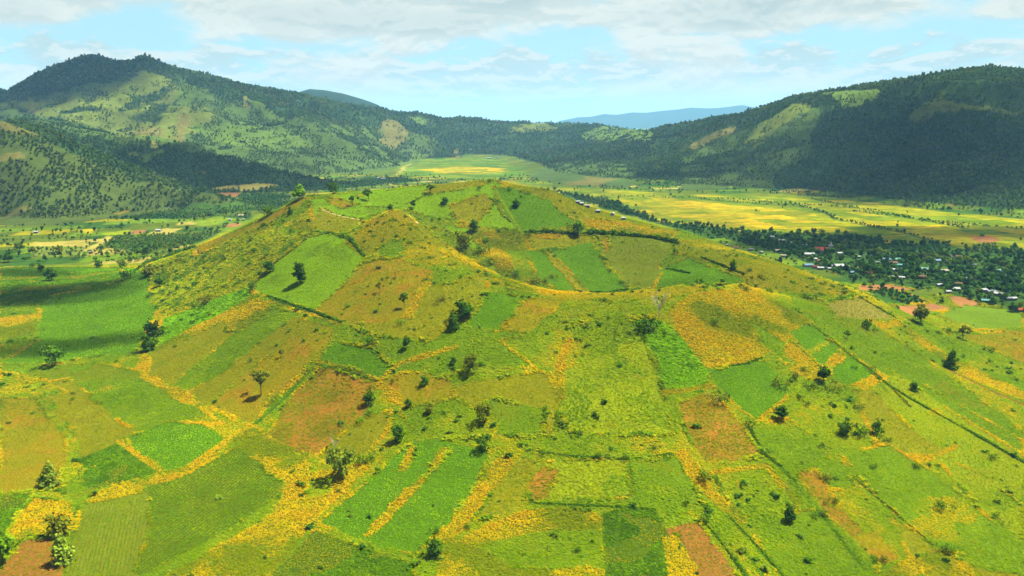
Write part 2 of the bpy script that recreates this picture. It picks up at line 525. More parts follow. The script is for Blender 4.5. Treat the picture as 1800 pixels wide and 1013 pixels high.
plot('plainstraw', [(260, 410), (290, 401), (318, 402), (300, 412)], 'bare pale yard around a farm shed', 'farm_yard')
plot('lime', [(180, 410), (232, 403), (226, 412), (190, 414)])
plot('paddygold', [(138, 404), (168, 402), (160, 411), (142, 410)])
plot('plainstraw', [(60, 425), (160, 428), (155, 434), (52, 433)])
plot('paddygreen', [(340, 390), (400, 380), (440, 386), (400, 394), (350, 398)])
# grass on the mountain spurs
plot('bushland', [(-200, 190), (0, 185), (225, 134), (340, 150), (440, 188), (560, 214), (650, 224), (760, 236), (770, 276), (640, 306), (500, 302), (330, 262), (150, 234), (0, 206), (-200, 210)])
plot('bushland', [(960, 290), (1040, 280), (1130, 296), (1120, 330), (1000, 326), (930, 312)])
plot('bushland', [(1190, 280), (1330, 220), (1400, 184), (1440, 200), (1420, 260), (1350, 330), (1200, 335)])
plot('meadow', [(0, 178), (60, 176), (160, 168), (225, 140), (260, 130), (300, 145), (335, 168), (360, 188), (385, 205), (350, 232), (290, 245), (220, 238), (150, 222), (90, 205), (0, 185)], None, 'mountain_meadow')
plot('meadowgreen', [(310, 140), (338, 150), (345, 175), (320, 190), (296, 170)])
plot('woods', [(100, 200), (150, 186), (172, 190), (130, 205)])
plot('woods', [(205, 186), (280, 152), (290, 158), (250, 185), (215, 200)])
plot('woods', [(230, 215), (290, 185), (320, 182), (270, 212)])
plot('scree', [(290, 243), (312, 220), (335, 196), (342, 210), (325, 232), (305, 246)])
plot('scree', [(230, 236), (262, 216), (280, 230), (276, 240)])
plot('meadowgreen', [(430, 172), (442, 178), (480, 195), (512, 215), (500, 220), (450, 200)], None, 'mountain_meadow')
plot('meadowgreen', [(330, 225), (420, 215), (520, 235), (560, 260), (480, 262), (380, 250)])
plot('scree', [(665, 240), (690, 208), (716, 228), (712, 258), (690, 264)])
plot('meadowgreen', [(715, 205), (745, 206), (740, 220)])
plot('meadowgreen', [(690, 305), (700, 288), (725, 274), (760, 272), (740, 284)])
plot('meadow', [(880, 232), (910, 220), (950, 214), (985, 228), (960, 235)], None, 'mountain_meadow')
plot('meadowgreen', [(1015, 240), (1060, 222), (1085, 220), (1150, 226), (1145, 246), (1040, 256)], None, 'mountain_meadow')
plot('scree', [(1190, 266), (1240, 244), (1285, 222), (1300, 226), (1270, 246), (1210, 268)])
plot('meadow', [(1300, 250), (1350, 215), (1400, 182), (1420, 190), (1380, 220), (1330, 258)])
plot('meadowgreen', [(1440, 166), (1480, 162), (1545, 156), (1552, 170), (1520, 186), (1490, 190), (1470, 178)], None, 'mountain_meadow')
plot('meadow', [(1590, 200), (1640, 168), (1700, 182), (1780, 196), (1790, 204), (1690, 192), (1620, 208)])
plot('scree', [(1000, 326), (1030, 310), (1080, 314), (1060, 328)])
plot('scree', [(796, 280), (800, 262), (810, 258), (806, 280)])
plot('meadow', [(215, 268), (236, 258), (250, 264), (232, 276)], None)
plot('meadowgreen', [(235, 275), (262, 262), (285, 262), (270, 280), (245, 288)])
plot('scrub', [(-200, 214), (0, 222), (80, 248), (150, 280), (230, 320), (330, 338), (430, 354), (300, 372), (100, 396), (-200, 398)], 'near hillside of dry scrub at the left edge', 'scrub_hillside')
plot('scree', [(0, 212), (40, 228), (76, 244), (40, 240), (0, 232)])
plot('scree', [(0, 278), (30, 275), (44, 285), (10, 300), (-30, 300)])
plot('scree', [(0, 370), (20, 366), (60, 374), (20, 380), (-20, 380)])
plot('rust', [(182, 370), (212, 362), (218, 368), (196, 374)])
# plain to the right of the cone
plot('plainsoil', [(1500, 502), (1560, 500), (1640, 514), (1600, 520), (1520, 516)], 'strip of bare red soil behind the cone edge', 'ploughed_field')
plot('plaindark', [(1520, 512), (1570, 509), (1610, 522), (1640, 532), (1560, 536)], 'dark green coffee plot beside red soil strips', 'plantation_field')
plot('plainfield', [(1590, 512), (1650, 504), (1680, 520), (1610, 520)], 'small green plot between red soil strips', 'crop_field')
plot('plainsoil', [(1660, 520), (1690, 522), (1735, 536), (1690, 540)], 'red soil plot below village houses', 'ploughed_field')
plot('plainsoil', [(1555, 538), (1640, 534), (1672, 542), (1600, 556)], 'brown soil patch behind the lone round tree', 'ploughed_field')
plot('paddygreen', [(1655, 548), (1700, 537), (1760, 542), (1800, 552), (1800, 575), (1720, 580), (1660, 568)], 'fresh green crop plot below the village houses', 'crop_field')
plot('lime', [(1600, 560), (1650, 556), (1720, 580), (1640, 590), (1600, 585)])
plot('rust', [(1690, 590), (1800, 580), (1900, 600), (1900, 640), (1800, 660), (1730, 630)], 'brownish field beyond the lower right foot of the cone', 'fallow_field')

# --- the cone
plot('mixed', [(0, 470), (265, 462), (540, 345), (870, 316), (1200, 405), (1500, 510), (1800, 640), (1900, 700), (1900, 1100), (-100, 1100), (-100, 470)], None)
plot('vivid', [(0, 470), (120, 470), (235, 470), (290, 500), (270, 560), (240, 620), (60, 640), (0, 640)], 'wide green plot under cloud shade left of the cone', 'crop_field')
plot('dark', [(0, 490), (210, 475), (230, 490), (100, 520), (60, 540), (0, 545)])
plot('mixed', [(0, 545), (70, 540), (65, 600), (0, 640)])
plot('flower', [(0, 560), (60, 552), (62, 585), (0, 600)])
plot('lush', [(0, 640), (180, 640), (240, 650), (345, 712), (395, 748), (300, 740), (240, 765), (130, 812), (120, 700), (60, 660), (0, 660)], 'large fresh green plot at the left foot of the cone', 'crop_field')
plot('rust', [(0, 690), (60, 680), (130, 740), (118, 860), (0, 866)], 'orange brown fallow plot left of the grassy track', 'fallow_field')
plot('olive', [(65, 675), (120, 665), (215, 745), (250, 760), (140, 808), (130, 760)])
plot('mixed', [(0, 655), (60, 660), (120, 690), (60, 700), (0, 700)])
plot('lime', [(52, 680), (62, 682), (105, 738), (132, 762), (128, 800), (118, 850), (108, 850), (118, 800), (116, 765), (75, 720)], None)
plot('lush', [(108, 862), (118, 850), (130, 815), (170, 850), (165, 862), (128, 880)])
plot('dark', [(128, 812), (205, 780), (240, 800), (280, 830), (165, 862), (132, 846)], 'bushy dark green plot left of the yellow divider', 'crop_field')
plot('dark', [(-60, 868), (0, 870), (56, 868), (10, 940), (-60, 990)], 'dark green plot at the left frame edge near the bottom', 'crop_field')
plot('flower', [(8, 946), (58, 876), (128, 882), (120, 930), (50, 945), (20, 972)], 'yellow flower plot above the small orange plot', 'flower_field')
plot('bare', [(-60, 1060), (14, 985), (42, 948), (96, 946), (114, 992), (96, 1060)], 'small orange soil plot in the lower left corner', 'bare_field')
plot('vivid', [(220, 772), (298, 740), (362, 746), (396, 772), (330, 822), (284, 830)], 'light green rectangular plot between yellow hedge strips', 'crop_field')
plot('darkrows', [(128, 888), (240, 862), (330, 832), (420, 784), (440, 800), (505, 835), (492, 870), (400, 935), (300, 985), (232, 1020), (228, 1100), (90, 1100), (120, 965)], 'large dark green row crop plot at the lower left', 'row_crop_field', rows=((232, 1000), (430, 850)))
plot('rows', [(146, 886), (262, 862), (264, 930), (232, 1020), (228, 1100), (90, 1100), (122, 965)], 'lighter row crop plot with reddish soil showing', 'row_crop_field', rows=((150, 1010), (185, 880)))
plot('flower', [(225, 1100), (300, 1005), (345, 985), (480, 902), (505, 852), (545, 832), (640, 812), (652, 822), (560, 908), (470, 1020), (440, 1100)], 'broad diagonal band of yellow flowers at the bottom', 'flower_field')
plot('lime', [(545, 845), (590, 838), (580, 868), (540, 875)])
plot('dark', [(440, 1100), (470, 1015), (555, 932), (640, 962), (715, 985), (735, 1020), (760, 1100)], 'dark green leafy plot on the bottom edge', 'crop_field')
plot('vivid', [(558, 922), (640, 850), (715, 782), (735, 772), (795, 772), (800, 785), (720, 865), (640, 950)], 'left of two bright green plots split by a yellow strip', 'crop_field')
plot('vivid', [(642, 948), (720, 868), (800, 784), (862, 788), (842, 850), (780, 930), (730, 975), (650, 960)], 'right of two bright green plots split by a yellow strip', 'crop_field')
plot('flower', [(638, 944), (715, 860), (742, 838), (750, 842), (726, 870), (650, 945)], 'thin yellow flower strip between two green plots', 'flower_strip')
plot('flower', [(756, 820), (775, 786), (788, 788), (768, 824)])
plot('flower', [(702, 828), (712, 802), (724, 784), (730, 790), (714, 826)])
plot('flower', [(770, 945), (815, 890), (850, 830), (882, 800), (905, 812), (870, 860), (818, 925), (790, 965)], 'yellow flower strip on the right edge of the green plots', 'flower_strip')
plot('olive', [(830, 915), (890, 830), (920, 805), (945, 812), (930, 860), (900, 900)])
plot('flower', [(750, 1100), (780, 965), (840, 930), (920, 898), (985, 890), (1062, 905), (1065, 1100)], 'patchy field of yellow flowers at the bottom centre', 'flower_field')
plot('mixed', [(840, 960), (940, 935), (1060, 930), (1062, 1000), (900, 1000)])
plot('dark', [(1060, 902), (1100, 892), (1150, 896), (1188, 960), (1192, 1100), (1062, 1100)], 'dark olive green leafy plot at the bottom centre', 'crop_field')
plot('bare', [(1172, 930), (1228, 915), (1250, 950), (1312, 1030), (1330, 1100), (1190, 1100), (1186, 965)], 'bare reddish soil plot on the bottom edge', 'bare_field')
plot('flower', [(1165, 945), (1190, 940), (1235, 1020), (1240, 1100), (1190, 1100)])
plot('lime', [(940, 812), (1100, 804), (1112, 872), (1040, 880), (940, 880)], 'lime green grassy plot right of a reddish corner', 'grass_field')
plot('bean', [(930, 850), (950, 820), (985, 825), (960, 875), (932, 882)])
plot('lush', [(1110, 812), (1190, 800), (1240, 890), (1230, 910), (1150, 892), (1112, 880)], 'light green plot right of the lime green one', 'grass_field')
plot('lime', [(985, 640), (1040, 612), (1130, 600), (1150, 640), (1180, 740), (1180, 765), (1000, 765), (985, 720)], 'pale lime meadow on the middle of the near slope', 'grass_field')
plot('olive', [(780, 680), (960, 650), (985, 700), (975, 770), (860, 765), (760, 735)])
plot('lush', [(830, 720), (870, 700), (960, 720), (950, 768), (850, 760)])
plot('lush', [(660, 590), (720, 570), (940, 585), (1060, 600), (1000, 640), (960, 650), (840, 640), (790, 660), (660, 650)], None)
plot('mixed', [(880, 600), (1060, 560), (1100, 600), (960, 660)])
plot('banana', [(1106, 560), (1150, 560), (1182, 575), (1245, 650), (1238, 690), (1165, 690), (1150, 620)], 'bright leafy banana plot left of the yellow slab', 'banana_field')
plot('flower', [(1176, 545), (1216, 515), (1290, 508), (1330, 512), (1390, 545), (1428, 562), (1386, 598), (1370, 600), (1340, 628), (1305, 638), (1240, 648), (1218, 618), (1190, 585)], 'strongest yellow flower field below the right crater rim', 'flower_field')
plot('lush', [(1310, 560), (1340, 575), (1395, 610), (1420, 640), (1380, 640), (1345, 610)])
plot('flower', [(1385, 598), (1400, 610), (1440, 640), (1458, 662), (1440, 660), (1380, 625)])
plot('flower', [(1400, 640), (1430, 634), (1458, 665), (1430, 668), (1395, 655)])
plot('vivid', [(1388, 584), (1425, 566), (1462, 592), (1418, 617)], 'upper of three mown green terraces on the right slope', 'crop_field')
plot('vivid', [(1428, 622), (1472, 592), (1486, 604), (1452, 644), (1440, 642)], 'middle of three mown green terraces on the right slope', 'crop_field')
plot('vivid', [(1460, 646), (1494, 612), (1548, 656), (1490, 684), (1462, 668)], 'lower of three mown green terraces on the right slope', 'crop_field')
plot('lime', [(1420, 617), (1462, 592), (1468, 596), (1428, 622)])
plot('flower', [(1466, 634), (1486, 606), (1494, 612), (1476, 638)])
plot('pinkrows', [(1452, 534), (1508, 521), (1575, 562), (1530, 564), (1470, 556)], 'brownish striped plot near the right skyline of the cone', 'row_crop_field', rows=((1480, 530), (1520, 562)))
plot('flower', [(1535, 572), (1580, 562), (1582, 572), (1545, 576)])
plot('lush', [(1380, 520), (1450, 528), (1462, 558), (1530, 566), (1640, 640), (1800, 760), (1800, 840), (1660, 720), (1520, 640), (1440, 580), (1400, 545)], 'green flank right of the terraces', 'grass_field')
plot('flower', [(1590, 572), (1660, 620), (1800, 690), (1800, 705), (1700, 662), (1600, 592)], 'long yellow strip running down the right skyline', 'flower_strip')
plot('lime', [(1520, 690), (1570, 655), (1660, 700), (1800, 800), (1800, 900), (1700, 840), (1640, 790)], 'long lime green plot between two hedge lines', 'grass_field')
plot('olive', [(1500, 690), (1530, 680), (1620, 770), (1660, 790), (1600, 810), (1540, 780)])
plot('flower', [(1580, 800), (1640, 800), (1680, 780), (1686, 786), (1640, 808), (1600, 812)])
plot('lush', [(1560, 640), (1700, 720), (1800, 775), (1800, 800), (1660, 715)])
plot('vivid', [(1240, 652), (1300, 640), (1345, 632), (1392, 690), (1330, 742), (1280, 700)], 'green plot directly below the big yellow field', 'crop_field')
plot('bean', [(1190, 705), (1240, 692), (1262, 694), (1342, 800), (1290, 812), (1240, 812), (1205, 760)], 'reddish bean plot with patchy green cover on right slope', 'bean_field')
plot('lush', [(1310, 750), (1380, 735), (1480, 800), (1500, 860), (1420, 860), (1350, 800)])
plot('lush', [(1480, 800), (1560, 780), (1640, 830), (1700, 880), (1800, 960), (1800, 1010), (1640, 960), (1540, 870)], 'long green field at the lower right', 'crop_field')
plot('olive', [(1560, 900), (1640, 960), (1720, 1000), (1800, 1010), (1800, 1100), (1700, 1100), (1600, 980)])
plot('bean', [(1400, 830), (1435, 826), (1475, 890), (1520, 935), (1500, 945), (1450, 905)], 'reddish brown streak of soil in the lower right field', 'bean_field')
plot('rust', [(1500, 945), (1540, 930), (1580, 985), (1530, 1000)])
plot('flower', [(1550, 1010), (1590, 985), (1645, 972), (1700, 990), (1730, 1030), (1700, 1030), (1640, 998), (1580, 1020)], 'curved yellow flower strip at the bottom right', 'flower_strip')
plot('mixed', [(1250, 830), (1350, 815), (1400, 870), (1400, 895), (1300, 910)])
plot('lush', [(1310, 915), (1440, 895), (1540, 985), (1560, 1100), (1420, 1100)], 'green plot between soil plots at the bottom right', 'crop_field')
plot('lime', [(1640, 800), (1720, 830), (1800, 890), (1800, 950), (1720, 890)])
# left flank
plot('shrub', [(262, 465), (340, 436), (430, 400), (500, 372), (556, 372), (575, 408), (470, 470), (440, 520), (380, 545), (290, 560), (265, 530)], 'scrubby left flank of the cone with bushes', 'scrub_hillside')
plot('rust', [(340, 437), (430, 399), (535, 347), (545, 350), (480, 388), (400, 425), (345, 450)], 'bare brown crest line on the left skyline of the cone', 'bare_slope')
plot('mixed', [(480, 392), (545, 352), (562, 360), (548, 400), (500, 420)])
plot('flower', [(500, 392), (540, 388), (560, 402), (540, 410), (510, 402)])
plot('banana', [(285, 560), (380, 525), (440, 505), (448, 522), (400, 548), (300, 600), (275, 610)], None)
plot('lime', [(385, 480), (420, 448), (440, 460), (400, 500), (370, 505)])
plot('fresh', [(442, 512), (470, 470), (545, 418), (575, 410), (612, 418), (642, 455), (600, 505), (552, 545), (480, 525)], 'brilliant green sloping meadow on the left flank', 'grass_field')
plot('olive', [(250, 620), (300, 598), (400, 560), (472, 540), (590, 580), (520, 640), (440, 748), (358, 712), (300, 690), (255, 660)], 'olive plot framed by yellow hedge on the left slope', 'grass_field')
plot('lush', [(408, 590), (475, 540), (530, 548), (460, 600), (400, 650), (330, 690), (300, 680)])
plot('rust', [(366, 714), (440, 650), (520, 588), (588, 582), (545, 640), (440, 746)], 'brownish fallow half of the framed plot', 'fallow_field')
plot('flower', [(244, 620), (262, 616), (262, 660), (300, 682), (350, 704), (360, 712), (345, 716), (295, 694), (246, 664)], 'yellow hedge strip at the lower left of the olive plot', 'flower_strip')
plot('flower', [(262, 618), (330, 580), (390, 555), (438, 524), (472, 532), (476, 545), (430, 578), (398, 582), (402, 560), (340, 590), (280, 615)], 'yellow hedge strip at the upper left of the olive plot', 'flower_strip')
plot('bean', [(442, 746), (500, 690), (556, 640), (600, 648), (664, 672), (650, 715), (600, 770), (555, 802), (500, 790)], 'reddish brown bean plot left of centre', 'bean_field')
plot('lush', [(442, 746), (500, 690), (556, 640), (566, 644), (500, 710), (475, 760)])
plot('vivid', [(560, 632), (590, 600), (650, 610), (690, 640), (680, 668), (620, 648)], 'small leafy green plot above the bean plot', 'crop_field')
plot('flower', [(545, 634), (560, 630), (668, 664), (664, 674), (600, 652), (555, 644)], None, 'flower_strip')
plot('flower', [(415, 758), (445, 752), (480, 775), (545, 805), (548, 832), (505, 848), (470, 830), (425, 785)], 'yellow flower wedge at the corner of the dark row plot', 'flower_field')
plot('flower', [(165, 866), (240, 848), (310, 830), (398, 772), (418, 762), (424, 772), (330, 834), (240, 862), (168, 878)], 'thin yellow hedge strip along the dark row plot', 'flower_strip')
plot('flower', [(204, 776), (214, 772), (286, 826), (280, 834)], 'short yellow hedge between two green plots', 'flower_strip')
plot('olive', [(560, 800), (640, 730), (690, 720), (680, 760), (640, 800), (560, 812)])
plot('rust', [(670, 670), (720, 650), (790, 665), (800, 700), (720, 720), (680, 700)], 'dry brownish clearing dotted with small trees', 'fallow_field')
plot('mixed', [(700, 720), (800, 700), (880, 740), (870, 770), (740, 770)])
plot('olive', [(640, 520), (700, 500), (790, 500), (840, 480), (860, 500), (820, 560), (760, 600), (660, 590), (600, 565)], None)
plot('rust', [(552, 546), (600, 505), (642, 460), (700, 452), (762, 478), (740, 520), (700, 562), (640, 570), (590, 562)], 'orange brown dry plot on the left face of the knob', 'fallow_field')
plot('flower', [(704, 560), (740, 505), (756, 484), (764, 488), (745, 520), (722, 562)], None, 'flower_strip')
plot('vivid', [(822, 574), (842, 535), (862, 514), (912, 520), (905, 545), (880, 580)], 'small bright green rectangle left of centre below the rim', 'crop_field')
plot('rust', [(890, 580), (905, 545), (930, 525), (1000, 520), (960, 560), (930, 585)])
# crest, knob and summit
plot('fresh', [(545, 352), (620, 338), (760, 325), (870, 317), (900, 318), (960, 333), (1000, 372), (1010, 395), (920, 406), (860, 400), (830, 398), (780, 385), (700, 368), (640, 382), (600, 400), (575, 405), (550, 385)], 'light green meadow over the summit', 'grass_field')
plot('olive', [(540, 400), (565, 365), (600, 380), (640, 385), (610, 412), (575, 408)])
plot('rust', [(572, 348), (610, 350), (625, 362), (600, 368), (580, 358)])
plot('fresh', [(600, 350), (700, 332), (770, 328), (745, 345), (700, 366), (640, 362)], None, 'grass_field')
plot('olive', [(760, 325), (870, 317), (850, 325), (800, 335), (740, 345)])
plot('olive', [(790, 362), (850, 340), (870, 355), (840, 395), (800, 388)])
plot('vivid', [(866, 330), (900, 330), (940, 345), (968, 352), (985, 375), (1012, 388), (1006, 398), (915, 406), (885, 380), (872, 350)], 'dark green crop plot on the summit slope', 'crop_field')
plot('golden', [(868, 318), (905, 318), (960, 333), (1050, 369), (1120, 390), (1195, 407), (1190, 416), (1025, 386), (985, 374), (966, 350), (925, 338)], 'yellowish back rim right of the summit', 'grass_field')
plot('flower', [(1024, 384), (1100, 390), (1192, 412), (1180, 420), (1100, 408), (1032, 402)], 'yellow flower strip on the far crater rim', 'flower_field')
plot('golden', [(604, 428), (640, 392), (700, 371), (742, 396), (800, 440), (760, 470), (690, 452), (640, 452)], 'yellow brown knob on the near rim', 'grass_field')
plot('rust', [(650, 388), (700, 371), (742, 396), (790, 430), (806, 440), (790, 440), (730, 400), (690, 385), (660, 400)])
plot('lush', [(662, 440), (690, 420), (712, 424), (705, 452), (675, 456)])
plot('fresh', [(776, 396), (830, 400), (850, 420), (860, 450), (840, 446), (812, 420)])
plot('flower', [(830, 412), (900, 406), (935, 415), (945, 440), (930, 470), (945, 498), (880, 478), (850, 445)], 'yellow inner wall of the crater', 'flower_field')
plot('mixed', [(890, 440), (940, 440), (950, 480), (945, 500), (900, 480)])
plot('olive', [(930, 414), (1040, 412), (1052, 428), (1000, 434), (960, 440), (936, 436)], 'olive band below the crater hedge', 'grass_field')
plot('flower', [(938, 412), (990, 410), (988, 420), (940, 420)])
plot('vivid', [(925, 442), (950, 438), (1020, 514), (985, 512), (945, 490)], None)
plot('olive', [(954, 440), (966, 440), (1036, 514), (1018, 514)])
plot('vivid', [(966, 440), (1000, 434), (1040, 426), (1070, 470), (1106, 508), (1080, 516), (1036, 515)], 'vivid green plot on the crater floor', 'crop_field')
plot('rows', [(1040, 414), (1110, 412), (1188, 425), (1176, 445), (1160, 470), (1212, 500), (1150, 505), (1110, 508), (1076, 470)], 'brownish striped plot on the crater floor', 'row_crop_field', rows=((1060, 420), (1120, 505)))
plot('bean', [(1052, 415), (1074, 414), (1072, 436), (1066, 446)])
plot('vivid', [(1166, 472), (1212, 452), (1250, 470), (1306, 488), (1296, 500), (1210, 502), (1150, 505)], 'green plot in the right corner of the crater', 'crop_field')
plot('golden', [(1190, 424), (1240, 420), (1300, 440), (1400, 471), (1500, 511), (1480, 520), (1390, 516), (1310, 508), (1304, 488), (1250, 462), (1212, 450), (1180, 448)], 'broad yellowish right rim of the crater', 'grass_field')
plot('golden', [(738, 396), (800, 441), (870, 481), (950, 509), (1050, 517), (1150, 508), (1240, 500), (1240, 512), (1100, 530), (960, 524), (870, 500), (790, 455)], 'yellow crest of the near rim', 'grass_field')
plot('flower', [(790, 436), (870, 480), (950, 508), (1040, 517), (960, 518), (870, 494), (800, 452)])

# thin lines: (kind, points, width in metres)
LINES = [
    ('dark', [(1530, 655), (1600, 700), (1700, 755), (1800, 812)], 2.6),
    ('path', [(712, 372), (722, 382), (734, 392)], 1.6),
    ('bare', [(1668, 650), (1730, 682), (1800, 712)], 3.0),
    ('dark', [(1105, 810), (1112, 850), (1118, 880)], 1.6),
    ('dark', [(1240, 910), (1275, 960), (1310, 1010)], 2.0),
    ('dark', [(1275, 905), (1330, 960), (1375, 1010)], 1.6),
    ('dark', [(1310, 742), (1345, 800), (1372, 820), (1440, 900), (1520, 1000)], 1.8),
    ('lush', [(1480, 815), (1560, 890), (1640, 960)], 3.0),
    ('flower', [(1250, 832), (1345, 818), (1400, 880)], 3.0),
    ('flower', [(1200, 800), (1240, 860), (1300, 912)], 6.0),
    ('flower', [(1170, 690), (1250, 680)], 4.0),
    ('flower', [(985, 700), (985, 640), (1000, 600)], 5.0),
    ('flower', [(800, 610), (700, 640), (665, 672), (700, 700)], 4.0),
    ('dark', [(470, 522), (550, 548), (600, 566)], 3.0),
    ('flower', [(470, 530), (555, 556), (600, 572)], 2.6),
    ('dark', [(552, 645), (500, 700), (450, 745)], 2.0),
    ('flower', [(590, 580), (555, 635)], 2.4),
    ('flower', [(480, 690), (455, 735)], 2.2),
    ('olive', [(366, 712), (440, 650), (500, 600), (560, 560)], 1.2),
    ('dark', [(1300, 960), (1340, 1010)], 1.2),
    ('mixed', [(560, 925), (640, 960), (725, 985)], 3.0),
    ('dark', [(1462, 600), (1530, 652), (1560, 690)], 2.0),
    ('flower', [(1500, 690), (1540, 670)], 3.0),
    ('dark', [(1390, 600), (1420, 625), (1450, 655)], 1.5),
    ('lime', [(866, 322), (880, 350), (905, 390), (915, 406)], 1.8),
    ('olive', [(962, 440), (1034, 514)], 1.4),
    ('plainstraw', [(155, 440), (172, 430), (192, 416)], 9),
    ('plainstraw', [(695, 308), (712, 292), (728, 283)], 7),
    ('plainstraw', [(680, 322), (700, 328)], 5),
    ('scree', [(54, 172), (60, 182), (55, 190), (66, 198)], 14),
    ('scree', [(434, 170), (430, 182), (434, 190)], 16),
    ('scree', [(268, 250), (272, 258), (278, 262)], 8),
    ('scree', [(362, 296), (368, 304)], 6),
    ('path', [(560, 365), (590, 378), (640, 388)], 1.3),
    ('plaindark', [(1230, 350), (1280, 356), (1400, 362), (1430, 368), (1470, 386), (1560, 404), (1600, 412), (1640, 424)], 7),
    ('plaindark', [(1420, 350), (1560, 376), (1700, 402)], 3),
    ('plaindark', [(1500, 372), (1700, 396), (1800, 402)], 3),
    ('plaindark', [(1060, 344), (1300, 352), (1500, 366)], 4),
]


def densify(px, step=26.0, closed=True):
    out = []
    n = len(px)
    for i in range(n if closed else n - 1):
        a, b = np.array(px[i], float), np.array(px[(i + 1) % n], float)
        k = max(1, int(np.ceil(np.linalg.norm(b - a) / step)))
        for j in range(k):
            out.append(a + (b - a) * j / k)
    if not closed:
        out.append(np.array(px[-1], float))
    return np.array(out)


def project_plots():
    chunks, spans = [], []
    n = 0
    for p in PLOTS:
        q = densify(p['px'])
        spans.append((n, n + len(q)))
        n += len(q)
        chunks.append(q)
    lspans = []
    for k, px, w in LINES:
        q = densify(px, 30, False)
        lspans.append((n, n + len(q)))
        n += len(q)
        chunks.append(q)
    rspans = []
    for p in PLOTS:
        if p['rows']:
            chunks.append(np.array(p['rows'], float))
            rspans.append((n, n + 2))
            n += 2
        else:
            rspans.append(None)
    W = ground_hits(np.concatenate(chunks))[:, :2]
    for p, s, rs in zip(PLOTS, spans, rspans):
        p['poly'] = W[s[0]:s[1]]
        if rs:
            d = W[rs[0] + 1] - W[rs[0]]
            p['dir'] = d / np.linalg.norm(d)
    return [(k, W[a:b], w) for (k, px, w), (a, b) in zip(LINES, lspans)]


WLINES = project_plots()
KEYS = list(KINDS)
KI = {k: i for i, k in enumerate(KEYS)}


def inside(poly, x, y):
    r = np.zeros(x.shape, bool)
    x0, y0 = poly[:, 0], poly[:, 1]
    x1, y1 = np.roll(x0, -1), np.roll(y0, -1)
    for a, b, c, d in zip(x0, y0, x1, y1):
        if b == d:
            continue
        m = ((b > y) != (d > y))
        r ^= m & (x < (c - a) * (y - b) / (d - b) + a)
    return r


def classify(x, y, h=None):
    """for every point: index of the plot it lies in (-1 none) and index of its kind"""
    x = np.asarray(x, float)
    y = np.asarray(y, float)
    if h is None:
        h = height(x, y)
    amp = np.where(y < 1100, .55, np.clip(y / 300.0, .8, 14.0))
    sc = 14.0
    wx = x + (fbm(x, y, sc, 71, 3) - .5) * 2.4 * amp + np.where(y > 1500, (fbm(x, y, 110, 75, 3) - .5) * 90, 0)
    wy = y + (fbm(x, y, sc, 83, 3) - .5) * 2.4 * amp + np.where(y > 1500, (fbm(x, y, 110, 87, 3) - .5) * 90, 0)
    which = np.full(x.shape, -1, int)
    kind = np.full(x.shape, KI['plainfield'], int)
    mount = (y > 1250) & (h > 7)
    kind[mount] = KI['woods']
    kind[y < 900] = KI['mixed']
    for i, p in enumerate(PLOTS):
        q = p['poly']
        lo, hi = q.min(0), q.max(0)
        c = (wx > lo[0]) & (wx < hi[0]) & (wy > lo[1]) & (wy < hi[1])
        if not c.any():
            continue
        idx = np.nonzero(c)[0]
        ok = inside(q, wx[idx], wy[idx])
        which[idx[ok]] = i
        kind[idx[ok]] = KI[p['kind']]
    for k, q, w in WLINES:
        lo, hi = q.min(0) - w - 4, q.max(0) + w + 4
        c = np.nonzero((x > lo[0]) & (x < hi[0]) & (y > lo[1]) & (y < hi[1]))[0]
        if not len(c):
            continue
        best = np.full(len(c), 1e9)
        X, Y = wx[c] * .35 + x[c] * .65, wy[c] * .35 + y[c] * .65
        for a, b in zip(q[:-1], q[1:]):
            d = b - a
            t = np.clip(((X - a[0]) * d[0] + (Y - a[1]) * d[1]) / max((d ** 2).sum(), 1e-6), 0, 1)
            best = np.minimum(best, np.hypot(X - a[0] - t * d[0], Y - a[1] - t * d[1]))
        kind[c[best < np.where(Y > 1000, max(w, 6.5), w) * (.5 + .35 * vnoise(X, Y, 9, 5))]] = KI[k]
    return which, kind


GCOL = np.array([alb(*KINDS[k]['g']) for k in KEYS])


